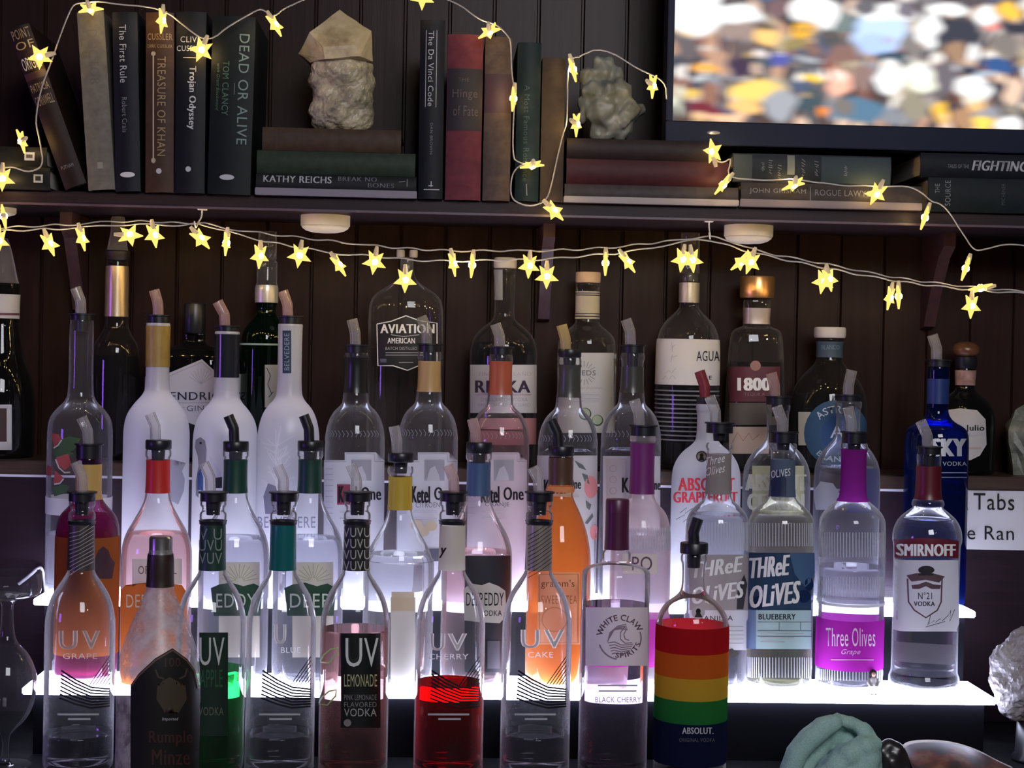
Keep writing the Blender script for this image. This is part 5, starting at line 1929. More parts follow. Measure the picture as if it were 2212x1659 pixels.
b.decal('leaf_print', poly_bm([(1570, 1404), (1580, 1400), (1596, 1412), (1582, 1420), (1572, 1416)]), flat((0.06, 0.05, 0.05), 0.5), 0.0012)

# blueberry bottle
b = Bottle('vodka_bottle', 'clear ribbed bottle with blue brush-lettered label over a pale mint label', GB, 1686, Z_B, z_step1, olive_profile(71), CLEAR)
b.pourer(932, 956, 29, 972, 14, [(1690, 936), (1689, 908), (1678, 878)], flange=True)
l = b.band('neck_sleeve', 992, 1072, paper((0.13, 0.17, 0.24), 0.35), 0.0007)
b.decal('berry_print', poly_bm([(1668, 1072), (1668, 1038), (1682, 1016), (1698, 1034), (1698, 1072)]), flat((0.012, 0.022, 0.06), 0.5), 0.0012, l)
b.text('OLIVES', 1668, 1014, 1706, 1030, WHITE_INK, 0.0015, l, slope=-0.15)
b.fill(1108, liquid((0.97, 0.97, 0.90), 0.06, (0.95, 0.95, 0.6)))
ribs(b, 1686, 70, 1130, 1180, RIBM)
l = b.patch('label', 1616, 1194, 1757, 1318, paper((0.032, 0.060, 0.115), 0.3))
for dsc in (disc(1735, 1288, 14), disc(1746, 1262, 9, 14), disc(1640, 1302, 14)):
    b.decal('berry_print', poly_bm(dsc), paper((0.015, 0.030, 0.09), 0.3), 0.0011, l)
b.decal('sky_print', poly_bm([(1705, 1194), (1757, 1194), (1757, 1250), (1738, 1268), (1716, 1240)]), paper((0.10, 0.19, 0.33), 0.35), 0.0011, l)
b.text('THReE', 1622, 1202, 1706, 1246, WHITE_INK, 0.0016, l, bold=0.025, shear=0.2, slope=-0.10)
b.text('OLiVES', 1622, 1260, 1728, 1308, WHITE_INK, 0.0016, l, bold=0.025, shear=0.2, slope=-0.12)
l = b.patch('label_lower', 1634, 1318, 1757, 1402, paper((0.52, 0.70, 0.72), 0.45))
b.text('BLUEBERRY', 1640, 1326, 1718, 1338, INK, 0.0013, l, bold=0.02)
b.decal('rules', line_bm(1, [(1638, 1343), (1756, 1343)], [(1638, 1362), (1756, 1362)], [(1638, 1374), (1756, 1374)], [(1683, 1343), (1683, 1361)], [(1728, 1343), (1728, 1361)]), INK, 0.0013, l)
for i in range(3):
    b.patch('fine_print', 1644, 1367 + 9 * i, 1735 - 20 * i, 1369 + 9 * i, GREY_INK, 0.0013, l)
b.patch('side_print', 1616, 1318, 1634, 1402, paper((0.22, 0.30, 0.50), 0.4))
ribs(b, 1686, 70, 1420, 1464, RIBM)

# grape bottle
b = Bottle('vodka_bottle', 'clear ribbed bottle with a bright purple neck and magenta label', GB, 1839, Z_B, z_step1, olive_profile(71), CLEAR)
b.pourer(932, 957, 27, 972, 14, [(1839, 936), (1839, 910), (1832, 880)], flange=True)
b.band('neck_sleeve', 970, 1082, paper((0.27, 0.022, 0.27), 0.35), 0.0007)
b.fill(1222, VODKA)
ribs(b, 1839, 70, 1150, 1204, RIBM)
ribs(b, 1839, 70, 1246, 1288, RIBM)
b.band('moulded_ring', 1296, 1302, flat((0.75, 0.75, 0.82), 0.25, 0.5), 0.0010)
l = b.band('label', 1332, 1438, paper((0.56, 0.035, 0.50), 0.40), 0.0007)
b.text('Three Olives', 1786, 1356, 1889, 1396, flat((0.85, 0.62, 0.85), 0.5), 0.0013, l)
b.text('Grape', 1818, 1402, 1858, 1416, flat((0.80, 0.50, 0.78), 0.5), 0.0013, l, shear=0.4)
b.patch('fine_print', 1796, 1424, 1886, 1426, flat((0.75, 0.4, 0.72), 0.5), 0.0013, l)
ribs(b, 1839, 70, 1446, 1470, RIBM)

# red-necked shield-label bottle
b = Bottle('vodka_bottle', 'bottle with a dark red neck, red banner and white shield label, at the right end', GB, 2001, Z_B, z_step1,
           [(25, 980), (26, 984), (25, 1000), (26, 1076), (32, 1080), (34, 1086), (34, 1092), (30, 1096), (44, 1106), (62, 1122), (72, 1146), (73, 1170), (69, 1176), (69, 1300), (69, 1448), (71, 1454), (74, 1460), (74, 1488)], CLEAR)
b.pourer(964, 981, 25, 1006, 14, [(2004, 968), (2003, 942), (1989, 910)], flange=True)
b.band('neck_sleeve', 1006, 1078, flat((0.11, 0.010, 0.018), 0.35, 0.5), 0.0007)
b.fill(1120, CLEARV)
b.fill(1456, liquid((0.95, 0.96, 1.0)), name='glass_base', inset=0.0012) if False else None
l = b.decal('banner', poly_bm([(1938, 1168), (1970, 1163), (2003, 1162), (2040, 1164), (2069, 1168), (2068, 1206), (2036, 1202), (2000, 1202), (1968, 1203), (1938, 1208)]), flat((0.13, 0.014, 0.028), 0.5), 0.0009)
b.text('SMIRNOFF', 1943, 1175, 2062, 1201, WHITE_INK, 0.0015, l, bold=0.035)
l = b.patch('label', 1936, 1210, 2068, 1364, WHITEP)
DR = flat((0.10, 0.055, 0.065), 0.5)
b.decal('shield', merge(line_bm(3, [(1962, 1250), (1964, 1300), (1976, 1318), (2000, 1334), (2024, 1318), (2032, 1300), (2034, 1250)]),
                        poly_bm([(1960, 1243), (1980, 1238), (2014, 1238), (2040, 1245), (2028, 1258), (2000, 1252), (1970, 1256)]),
                        poly_bm([(1970, 1264), (1985, 1262), (2000, 1256), (2016, 1262), (2032, 1264), (2030, 1272), (2012, 1272), (2000, 1266), (1986, 1272), (1972, 1272)])), DR, 0.0013, l)
b.decal('crown', merge(poly_bm(disc(2001, 1231, 17, 9)), poly_bm(rect(1985, 1238, 2016, 1243))), flat((0.02, 0.016, 0.018), 0.5), 0.0014, l)
b.text('N°21', 1984, 1279, 2013, 1294, INK, 0.0013, l)
b.text('VODKA', 1975, 1299, 2019, 1309, INK, 0.0013, l, bold=0.02)
b.decal('signature', line_bm(1.2, [(2004, 1350), (2010, 1328), (2007, 1348), (2018, 1340), (2020, 1344), (2030, 1336), (2034, 1341), (2046, 1330), (2052, 1318), (2050, 1342), (2060, 1316)], [(2000, 1354), (2040, 1342)]), INK, 0.0013, l)
b.back('back_label', 1396, 1440, 62, paper((0.30, 0.27, 0.27), 0.3))

# ------------------------------------------------------------------ bottles: upper lit step
# watermelon bottle
b = Bottle('vodka_bottle', 'clear bottle printed with watermelon slices and leaves, leftmost on the upper lit step', GC, 172, Z_C, z_step2,
           [(24, 690), (25, 694), (26, 720), (26, 845), (32, 866), (52, 884), (66, 904), (70, 930), (70, 1000), (70, 1200), (70, 1310)], glass((1, 1, 1), 0.05, 0.40))
b.pourer(677, 692, 25, 716, 15, [(175, 682), (174, 650), (163, 622)], flange=True)
fr = flat((0.42, 0.085, 0.075), 0.6)
gn = flat((0.055, 0.11, 0.045), 0.6)
for pl in ([(112, 936), (128, 938), (133, 948), (118, 966)], [(122, 988), (148, 980), (155, 1004), (140, 1016), (126, 1004)], [(104, 1004), (114, 1010), (112, 1028), (102, 1026)], [(120, 1016), (138, 1032), (126, 1044), (116, 1044)]):
    b.decal('watermelon_print', poly_bm(pl), fr, 0.0008)
b.decal('rind_print', line_bm(3.0, [(121, 992), (128, 1010), (140, 1021), (152, 1020)], [(117, 968), (126, 962), (134, 950)], [(118, 1046), (130, 1044), (138, 1034)]), flat((0.62, 0.60, 0.5), 0.6), 0.0009)
for pl in ([(132, 950), (150, 942), (174, 948), (160, 972), (140, 980), (122, 982)], [(116, 970), (136, 966), (160, 980), (140, 992), (118, 986)], [(114, 1054), (134, 1046), (152, 1050), (140, 1066), (118, 1072)]):
    b.decal('leaf_print', poly_bm(pl), gn, 0.0007)
l = b.band('label', 1072, 1108, WHITEP, 0.0007)
b.fill(1150, VODKA)
b.back('back_label', 1160, 1290, 70, paper((0.88, 0.88, 0.95), 0.5))  # white patch added to make the bottle's foot glow like refracted step light

# frosted bottles
FR = frost((0.86, 0.86, 0.92))


def frosted(cx, label, hw, nw, yl, ysh, neck=None):
    return Bottle('vodka_bottle', label, GC, cx, Z_C, z_step2,
                  [(nw, yl), (nw + 1, yl + 4), (nw, yl + 12), (nw, ysh - 12), (nw + 5, ysh + 6), (nw + 24, ysh + 26), (hw - 6, ysh + 50), (hw, ysh + 82), (hw, ysh + 120), (hw, 1200), (hw, 1312)], FR)


b = frosted(337, 'frosted bottle with a mustard gold neck sleeve on the upper lit step', 71, 25, 698, 846)
b.pourer(680, 699, 25, 716, 14, [(342, 684), (341, 655), (333, 627)], PINK_PLASTIC, flange=True)
b.band('neck_sleeve', 704, 792, flat((0.34, 0.22, 0.055), 0.4, 0.5, var=0.15), 0.0008)
b.decal('bird_print', poly_bm([(362, 990), (378, 1010), (400, 1000), (392, 1018), (398, 1035), (396, 1060), (384, 1090), (366, 1080), (362, 1040)]), paper((0.55, 0.54, 0.66), 0.5), 0.0008)

b = frosted(486, 'frosted bottle with a grey long-necked bird print and a dark glass neck top', 70, 26, 716, 860)
b.pourer(703, 718, 25, 732, 15, [(486, 708), (485, 680), (470, 652)], PINK_PLASTIC, flange=True)
b.band('neck_glass', 722, 815, flat((0.020, 0.023, 0.030), 0.15, 0.6), 0.0008)
GRY = paper((0.34, 0.34, 0.42), 0.4)
b.decal('bird_print', poly_bm([(422, 966), (424, 950), (434, 944), (444, 952), (447, 970), (446, 998), (438, 1010), (432, 1030), (430, 1075), (424, 1070), (424, 1040), (430, 1005), (428, 985)]), GRY, 0.0008)
b.decal('bird_eye', poly_bm(disc(435, 957, 2.6)), INK, 0.0013)
b.decal('bird_wing', poly_bm([(453, 984), (478, 1020), (478, 1050), (462, 1050), (458, 1020)]), paper((0.80, 0.80, 0.90), 0.5), 0.0009)
b.decal('bird_print', poly_bm([(466, 1032), (480, 1030), (480, 1054), (466, 1054)]), flat((0.03, 0.03, 0.05), 0.5), 0.0010)
b.decal('blue_print', poly_bm([(428, 1022), (434, 1012), (440, 1030), (440, 1060), (428, 1058)]), paper((0.10, 0.16, 0.42), 0.5), 0.0010)

b = frosted(622, 'frosted bottle with a bare tree print and a dark blue neck strip', 67, 26, 700, 856)
b.pourer(682, 701, 25, 716, 14, [(622, 686), (621, 658), (611, 629)], PINK_PLASTIC, flange=True)
l = b.patch('neck_strip', 611, 714, 629, 806, flat((0.025, 0.05, 0.085), 0.5))
b.text('BELVEDERE', 615, 720, 625, 800, flat((0.35, 0.4, 0.45), 0.5), 0.0013, l, turn=-1)
br = []
for k in range(7):
    x, y = 600 + random.uniform(-6, 6), 1060 - 6 * k
    for m in range(5):
        a = math.radians(random.uniform(-75, 75))
        L = random.uniform(22, 48)
        x1, y1 = x + L * math.sin(a), y - 28 * k * 0.35 - L * math.cos(a)
        br.append([(x, y - 20 * k * 0.5), ((x + x1) / 2 + random.uniform(-4, 4), (y - 10 * k + y1) / 2), (x1, max(920, y1))])
b.decal('tree_print', line_bm(2.0, *br), paper((0.95, 0.95, 1.0), 0.3), 0.0008)
b.decal('tree_print', poly_bm([(570, 1072), (580, 1044), (596, 1050), (604, 1080), (600, 1110), (574, 1110)]), paper((0.30, 0.30, 0.40), 0.4), 0.0009)
b.text('BELVEDERE', 558, 1116, 680, 1140, flat((0.28, 0.28, 0.40), 0.5), 0.0010)


def ketel(cx, label, sleeve, y0, sp, lab, tint=(0.97, 0.97, 1.0), level=1010, spm=None, words=None, cloud=0.0, cc=None, flange=True, swy=None):
    b = Bottle('vodka_bottle', label, GC, cx, Z_C, z_step2,
               [(23, 760 + y0), (25, 764 + y0), (26, 776 + y0), (23, 782 + y0), (24, 842 + y0), (27, 850 + y0), (28, 866 + y0), (30, 874 + y0), (48, 890 + y0), (60, 915 + y0), (65, 945 + y0), (64, 958 + y0), (65, 962 + y0), (65, 1100), (65, 1200), (65, 1312)], glass((1, 1, 1), 0.045, 0.40))
    b.pourer(744 + y0, 762 + y0, 25, 800 + y0, 14, sp, spm, flange=flange)
    s = b.band('neck_sleeve', (swy or 772) + y0, 848 + y0, sleeve, 0.0007)
    b.fill(level, liquid(tint, cloud, cc))
    ls = []
    for i in range(14):
        a = math.radians(-60 + 120 * i / 13)
        x = cx + 58 * math.sin(a)
        ls.append([(x - 3, 930 + y0), (x + 2, 938 + y0), (x - 1, 944 + y0)])
    b.decal('embossing', line_bm(1.2, *ls), paper((0.36, 0.36, 0.42), 0.4), 0.0006)
    lab(b, s)
    return b


LAV = paper((0.86, 0.86, 0.93), 0.45)


def ketel_label(cx, name0, name1, word=None, redbox=False, lemons=False, mat=None):
    def f(b, s):
        l = b.decal('label', poly_bm([(cx - 64, 994), (cx - 20, 994), (cx - 20, 977), (cx + 46, 977), (cx + 46, 994), (cx + 64, 994), (cx + 64, 1300), (cx - 64, 1300)]), mat or LAV, 0.0008)
        p = b.patch('picture', cx - 6, 993, cx + 36, 1038, paper((0.40, 0.39, 0.45), 0.3), 0.0013, l)
        b.decal('picture_detail', poly_bm([(cx - 2, 1038), (cx + 6, 1012), (cx + 16, 1006), (cx + 24, 1026), (cx + 26, 1038)]), paper((0.62, 0.60, 0.66), 0.3), 0.0018, p)
        b.decal('label_border', line_bm(1.2, [(cx - 62, 997), (cx - 17, 997), (cx - 17, 980), (cx + 43, 980), (cx + 43, 997), (cx + 62, 997)]), flat((0.4, 0.37, 0.42), 0.5), 0.0013, l)
        if redbox:
            b.patch('red_initial', cx - 36, 1046, cx - 8, 1090, flat((0.22, 0.04, 0.07), 0.5), 0.0012, l)
        b.text(name0, cx - 33, 1050, cx + 6, 1086, INK, 0.0018, l, bold=0.02)
        b.text(name1, cx + 14, 1052, cx + 56, 1080, INK, 0.0018, l, bold=0.02)
        if word:
            b.text(word, cx - 24, 1085, cx + 26, 1096, flat((0.15, 0.14, 0.18), 0.5), 0.0018, l)
        for i in range(9):
            b.patch('fine_print', cx - 60, 1012 + 12 * i, cx - 44, 1013.2 + 12 * i, flat((0.5, 0.47, 0.52), 0.5), 0.0013, l)
        b.patch('fine_print', cx - 30, 1104, cx + 20, 1107, flat((0.5, 0.47, 0.52), 0.5), 0.0013, l)
        b.patch('fine_print', cx - 30, 1118, cx + 20, 1121, flat((0.5, 0.47, 0.52), 0.5), 0.0013, l)
        if lemons:
            b.decal('fruit_print', merge(poly_bm(disc(cx - 22, 1134, 13, 11)), poly_bm(disc(cx + 8, 1136, 13, 11)), poly_bm(disc(cx - 8, 1148, 12, 11))), paper((0.72, 0.62, 0.45), 0.4), 0.0014, l)
            b.patch('bar_code', cx - 6, 1185, cx + 26, 1212, flat((0.09, 0.09, 0.12), 0.5), 0.0014, l)
    return f


def rings_on(s_b, cx, ys, c):
    def f(s):
        pass


ketel(765, 'dome-shouldered bottle with a black neck sleeve and a small red initial on its label', flat((0.014, 0.014, 0.016), 0.3, 0.5), 0, [(768, 748), (767, 718), (760, 690)], ketel_label(765, 'Ketel', 'One', redbox=True))
ketel(923, 'dome-shouldered bottle with a tan neck sleeve and lemon-printed label', flat((0.44, 0.29, 0.12), 0.4, 0.4), -2, [(922, 742), (921, 712), (910, 684)], ketel_label(923, 'Ketel', 'One', 'CITROEN', lemons=True), swy=782, spm=make_clear_plastic((0.55, 0.55, 0.55), 0.4))
ketel(1077, 'dome-shouldered bottle with a burnt orange neck sleeve and pinkish drink', flat((0.40, 0.095, 0.045), 0.4, 0.4), 4, [(1080, 750), (1079, 726), (1070, 700)], ketel_label(1073, 'Ketel', 'One', 'ORANJE', mat=paper((0.82, 0.72, 0.80), 0.45)), (1.0, 0.86, 0.86), 925, cloud=0.08, cc=(1, 0.5, 0.5), swy=776)


def botanical(b, s):
    cx = 1225
    l = b.patch('label', cx - 64, 984, cx + 64, 1300, paper((0.82, 0.80, 0.80), 0.45))
    b.decal('flower_print', merge(poly_bm(disc(1275, 1052, 14, 24)), poly_bm(disc(1282, 1150, 9, 16))), paper((0.85, 0.36, 0.36), 0.4), 0.0013, l)
    b.decal('leaf_print', merge(poly_bm([(1240, 994), (1258, 1004), (1266, 1016), (1250, 1010)]), poly_bm([(1256, 1022), (1268, 1026), (1272, 1046), (1262, 1040)]), poly_bm([(1264, 1080), (1276, 1090), (1272, 1102), (1266, 1096)]), poly_bm([(1262, 1130), (1278, 1108), (1280, 1116), (1268, 1132)])), paper((0.16, 0.19, 0.19), 0.3), 0.0013, l)
    b.text('Ketel', 1176, 1036, 1222, 1066, INK, 0.0015, l, bold=0.02)
    b.text('One', 1228, 1034, 1254, 1056, INK, 0.0015, l, bold=0.02)
    b.patch('fine_print', 1225, 1070, 1250, 1074, GREY_INK, 0.0013, l)


ketel(1225, 'dome-shouldered bottle with a dark grey sleeve and a flower-printed label', flat((0.060, 0.060, 0.055), 0.3, 0.5), 10, [(1222, 758), (1221, 730), (1213, 702)], botanical, level=972, flange=False,
      spm=make_clear_plastic((0.9, 0.75, 0.4), 0.6), swy=778)


def plain_label(b, s):
    cx = 1361
    l = b.patch('label', cx - 58, 985, cx + 64, 1300, paper((0.86, 0.84, 0.88), 0.45))
    l2 = b.patch('side_panel', 1311, 992, 1352, 1098, paper((0.62, 0.57, 0.58), 0.4), 0.0013, l)
    for y in (1012, 1036, 1060):
        b.decal('emblem', line_bm(1.2, disc(1326, y, 7, n=12) + [disc(1326, y, 7, n=12)[0]]), flat((0.35, 0.3, 0.3), 0.5), 0.0018, l2)
    b.text('Ketel', 1344, 1032, 1396, 1064, INK, 0.0019, l, bold=0.02)
    b.text('One', 1400, 1036, 1424, 1058, INK, 0.0018, l, bold=0.02)


ketel(1361, 'dome-shouldered bottle with a dark neck sleeve, right of the flower-printed one', flat((0.050, 0.052, 0.046), 0.3, 0.5), 0, [(1362, 748), (1361, 716), (1352, 690)], plain_label, level=970, swy=792)

# absolut-shaped bottles
def medicine(cx, label, mat, hw=74, nw=22, y0=0):
    return Bottle('vodka_bottle', label, GC, cx, Z_C, z_step2,
                  [(nw + 1, 872 + y0), (nw + 3, 876 + y0), (nw + 3, 886 + y0), (nw, 890 + y0), (nw, 944 + y0), (nw + 6, 958 + y0), (hw - 20, 978 + y0), (hw - 5, 1003 + y0), (hw, 1028 + y0), (hw, 1100), (hw, 1200), (hw, 1312)], mat)


b = medicine(1524, 'frosted bottle with red block lettering and a dark red spout', frost((0.74, 0.75, 0.80)))
b.pourer(858, 874, 24, 896, 14, [(1523, 862), (1522, 834), (1511, 802)], flat((0.20, 0.025, 0.035), 0.4, 0.4))
RI = flat((0.66, 0.055, 0.075), 0.5)
b.text('ABSOLUT', 1466, 1032, 1586, 1060, RI, 0.0010, bold=0.03)
b.text('GRAPEFRUIT', 1456, 1062, 1592, 1086, RI, 0.0010, bold=0.03)
b.decal('medallion', merge(poly_bm(disc(1516, 986, 12))), flat((0.08, 0.09, 0.12), 0.5), 0.0009)
b.decal('medallion', merge(poly_bm(disc(1516, 986, 9))), paper((0.55, 0.56, 0.6), 0.4), 0.0013)
b.decal('medallion', merge(poly_bm(disc(1516, 983, 4)), poly_bm([(1510, 994), (1513, 986), (1519, 986), (1522, 994)])), INK, 0.0017)
b.decal('script_print', line_bm(1.6, [(1470, 1108), (1485, 1096), (1480, 1110), (1496, 1098), (1508, 1106)], [(1462, 1122), (1480, 1112), (1476, 1128), (1492, 1116)]), flat((0.16, 0.17, 0.20), 0.5), 0.0010)

b = medicine(1676, 'clear bottle with pale yellow block lettering, behind the blue-labelled bottle', CLEAR, 72, 23, 0)
b.pourer(855, 874, 26, 900, 14, [(1674, 860), (1673, 834), (1666, 806)], PINK_PLASTIC, flange=True)
YI = paper((0.80, 0.82, 0.52), 0.5)
b.fill(1040, VODKA)
b.patch('yellow_patch', 1626, 1006, 1736, 1128, paper((0.66, 0.68, 0.44), 0.45), 0.0008)
b.text('ABSOLUT', 1612, 1024, 1740, 1060, paper((0.85, 0.86, 0.76), 0.5), 0.0014, bold=0.04)
b.text('CITRON', 1616, 1066, 1736, 1102, paper((0.85, 0.86, 0.76), 0.5), 0.0014, bold=0.04)

b = medicine(1828, 'clear unlabelled bottle behind the purple-necked bottle, spout leaning right', glass((1, 1, 1), 0.08, 0.4), 70, 25, -6)
b.pourer(852, 870, 26, 896, 14, [(1832, 856), (1833, 832), (1840, 800)], flange=True)
b.fill(1008, liquid((0.90, 0.90, 0.95), 0.05, (0.8, 0.8, 0.9)))
b.decal('printed_panel', poly_bm([(1764, 1060), (1774, 1040), (1800, 1044), (1814, 1066), (1808, 1100), (1766, 1102)]), paper((0.70, 0.70, 0.78), 0.4), 0.0008)
b.back('back_label', 1018, 1110, 40, paper((0.02, 0.03, 0.30), 0.4), turn=-55)

# cobalt blue bottle
BLUEG = glass((0.030, 0.075, 0.42), 0.10, 0.12, 0.03, (0.03, 0.08, 0.45))
b = Bottle('vodka_bottle', 'cobalt blue glass bottle with silver lettering on the upper lit step', GC, 2021, Z_C, z_step2,
           [(22, 792), (23, 796), (22, 880), (24, 896), (34, 910), (58, 922), (66, 936), (67, 960), (67, 1200), (67, 1312)], BLUEG)
b.pourer(776, 792, 25, 815, 15, [(2023, 780), (2023, 752), (2014, 724)], flange=True)
b.band('neck_sleeve', 818, 872, flat((0.018, 0.040, 0.16), 0.35, 0.5), 0.0007)
SV = flat((0.62, 0.63, 0.66), 0.35, 0.5, metal=0.3)
b.text('SKYY', 1994, 946, 2112, 988, SV, 0.0010, bold=0.03) if False else None
b.text('SKY', 2012, 947, 2086, 986, SV, 0.0010, bold=0.05)
b.text('VODKA', 2036, 997, 2086, 1006, SV, 0.0010)
b.decal('rules', line_bm(2, [(2034, 1021), (2086, 1021)], [(2034, 1031), (2086, 1031)]), flat((0.2, 0.24, 0.36), 0.5), 0.0010)
b.fill(1040, liquid((0.10, 0.16, 0.65)))

# ------------------------------------------------------------------ bottles: wall ledge
DARKG = glass((0.05, 0.035, 0.03), 0.01, 0.03, 0.03)
b = Bottle('liqueur_bottle', 'dark bottle with a clear pointed stopper, cut off by the left edge', GD, 2, Z_D, z_ledge,
           [(38, 612), (38, 620), (36, 690), (40, 720), (48, 770), (62, 800), (72, 840), (74, 880), (74, 985)], DARKG)
b.fill(720, liquid((0.10, 0.04, 0.03), 0.3, (0.02, 0.008, 0.008)))
b.lat('stopper', [(10, 515), (16, 530), (24, 560), (32, 600), (36, 614)], CLEAR_PLASTIC, it=1)
l = b.band('neck_label', 636, 688, WHITEP, 0.0008)
b.patch('neck_stripe', -30, 676, 38, 681, flat((0.12, 0.04, 0.06), 0.5), 0.0013, l)
l = b.patch('label', -45, 874, 25, 972, WHITEP)
b.patch('label_panel', -36, 882, 14, 954, flat((0.045, 0.018, 0.018), 0.5), 0.0014, l)

b = Bottle('liqueur_bottle', 'tall dark bottle with a gold foil neck and clear tall stopper', GD, 250, Z_D, z_ledge,
           [(21, 562), (22, 566), (24, 580), (24, 690), (26, 708), (34, 724), (46, 742), (51, 765), (51, 900), (51, 995)], glass((0.55, 0.45, 0.42), 0.02, 0.08, 0.02))
b.lat('stopper', [(13, 468), (15, 474), (15, 500), (22, 538), (24, 544)], CLEAR_PLASTIC)
b.lat('collar', [(25, 541), (27, 544), (26, 556), (22, 562)], flat((0.03, 0.022, 0.018), 0.4, 0.5))
b.band('neck_foil', 575, 684, flat((0.62, 0.50, 0.33), 0.32, 0.5, metal=0.75), 0.0008)
b.fill(768, liquid((0.03, 0.03, 0.06), 0.4, (0.006, 0.006, 0.012)))

b = Bottle('gin_bottle', 'squat black apothecary bottle with a white diamond-shaped label', GD, 418, Z_D, z_ledge,
           [(23, 720), (24, 724), (22, 738), (40, 748), (84, 758), (100, 776), (104, 800), (104, 900), (104, 1000)], glass((0.02, 0.025, 0.03), 0.01, 0.04, 0.03), dy=0.50, sq=2.6)
b.lat('cap', [(22, 655), (23.5, 658), (23.5, 716), (22, 720)], flat((0.010, 0.012, 0.016), 0.35, 0.5))
l = b.decal('label', poly_bm([(300, 822), (318, 812), (365, 806), (436, 776), (462, 800), (545, 812), (560, 822), (560, 862), (500, 900), (432, 922), (366, 898), (300, 862)]), paper((0.70, 0.70, 0.78), 0.35), 0.0009)
b.text("HENDRICK'S", 347, 846, 517, 864, flat((0.02, 0.02, 0.04), 0.5), 0.0015, l, bold=0.01)
b.decal('label_border', line_bm(1.2, [(368, 812), (436, 782), (456, 802)], [(370, 870), (500, 870)], [(376, 880), (400, 880)]), flat((0.35, 0.35, 0.42), 0.5), 0.0015, l)
b.text('GIN', 404, 876, 440, 888, flat((0.10, 0.10, 0.16), 0.5), 0.0015, l)
b.decal('engraving', line_bm(1.0, *[[(434, 830), (434 + 30 * math.sin(math.radians(a)), 830 - 34 * math.cos(math.radians(a)))] for a in range(-60, 61, 15)]), flat((0.42, 0.42, 0.48), 0.5), 0.0015, l)

b = Bottle('gin_bottle', 'dark green glass bottle with a silver collar, behind the tree-print bottle', GD, 573, Z_D, z_ledge,
           [(22, 616), (24, 620), (24, 656), (20, 664), (22, 682), (36, 696), (50, 716), (54, 740), (54, 900), (54, 1000)], glass((0.04, 0.22, 0.11), 0.02, 0.06, 0.03, (0.1, 0.4, 0.2)))
b.lat('pourer', [(17, 560), (22, 566), (22, 612), (24, 616)], glass((0.6, 0.62, 0.6), 0.08, 0.4, 0.03))
bm = bmesh.new()
lathe(bm, [(b.zz(560), 20 * b.k), (b.zz(500), 20 * b.k)], 24, top='close')
obj('stopper_cover', bm, glass((1, 1, 1), 0.06, 0.35, 0.04), b.root)
b.band('neck_collar', 616, 654, flat((0.62, 0.60, 0.54), 0.35, 0.5, metal=0.5), 0.0010)
b.band('moulded_ring', 742, 746, flat((0.30, 0.42, 0.36), 0.3, 0.5), 0.0010)
b.fill(730, liquid((0.05, 0.25, 0.13), 0.3, (0.005, 0.03, 0.015)))
l = b.patch('label', 572, 788, 628, 880, paper((0.55, 0.57, 0.6), 0.3))
b.decal('engraving', line_bm(1.4, [(576, 794), (584, 812), (578, 830), (586, 850)], [(580, 858), (590, 846)]), INK, 0.0013, l)

b = Bottle('gin_bottle', 'wide clear flask with rounded shoulders and a black shield label', GD, 875, Z_D, z_ledge,
           [(14, 572), (15, 580), (17, 594), (22, 606), (44, 621), (68, 636), (80, 656), (81, 700), (81, 900), (81, 1000)], glass((0.94, 0.94, 0.94), 0.02, 0.22, 0.02), dy=0.62)
b.lat('stopper', [(13, 556), (14, 560), (14, 590), (12, 596)], glass((0.5, 0.5, 0.5), 0.15, 0.4, 0.05))
for dx in (-14, 14):
    b.lat('stopper_knob', [(8, 540), (9, 542), (9, 554), (8, 556)], flat((0.55, 0.52, 0.48), 0.4, 0.4), dx=dx)
shield = [(816, 700), (846, 694), (877, 682), (906, 693), (942, 698), (942, 786), (908, 788), (880, 800), (850, 790), (818, 790)]
l = b.decal('label', poly_bm(shield), flat((0.016, 0.016, 0.018), 0.5), 0.0009)
b.decal('label_border', line_bm(2.2, shield + [shield[0]]), WHITE_INK, 0.0016, l)
b.text('AVIATION', 823, 700, 937, 720, WHITE_INK, 0.0016, l, bold=0.03)
b.text('AMERICAN', 838, 730, 896, 742, WHITE_INK, 0.0016, l, bold=0.02)
b.text('BATCH DISTILLED', 834, 749, 900, 756, GREY_INK, 0.0016, l)
b.decal('rules', line_bm(1.6, [(845, 723), (872, 727), (905, 723)], [(834, 762), (916, 762)], [(834, 767), (916, 767)], [(862, 783), (892, 783)]), GREY_INK, 0.0016, l)
b.patch('swatch', 823, 775, 836, 783, flat((0.12, 0.12, 0.16), 0.5), 0.0016, l)

b = Bottle('vodka_bottle', 'clear bottle with a white cap and a square white label, behind the orange-necked one', GD, 1087, Z_D, z_ledge,
           [(23, 580), (24, 584), (22, 600), (21, 676), (24, 692), (44, 706), (64, 726), (72, 752), (73, 780), (73, 900), (73, 1010)], glass((0.85, 0.87, 0.9), 0.02, 0.2, 0.02))
b.lat('cap', [(23, 557), (25, 560), (25, 577), (23, 580)], flat((0.62, 0.58, 0.50), 0.4, 0.4))
b.patch('neck_sticker', 1066, 582, 1086, 648, paper((0.42, 0.44, 0.42), 0.3))
b.fill(740, liquid((0.55, 0.58, 0.65)), inset=0.003)
l = b.patch('label', 1017, 788, 1158, 892, WHITEP, 0.0009)
b.text('REYKA', 1028, 822, 1144, 848, flat((0.035, 0.02, 0.045), 0.5), 0.0015, l, bold=0.03)
b.text('FINEST ICELAND', 1036, 804, 1146, 812, flat((0.55, 0.50, 0.55), 0.5), 0.0015, l)
b.patch('rule', 1030, 852, 1146, 853.5, flat((0.4, 0.2, 0.3), 0.5), 0.0015, l)
b.text('SMALL BATCH VODKA', 1040, 859, 1138, 867, flat((0.5, 0.45, 0.5), 0.5), 0.0015, l)
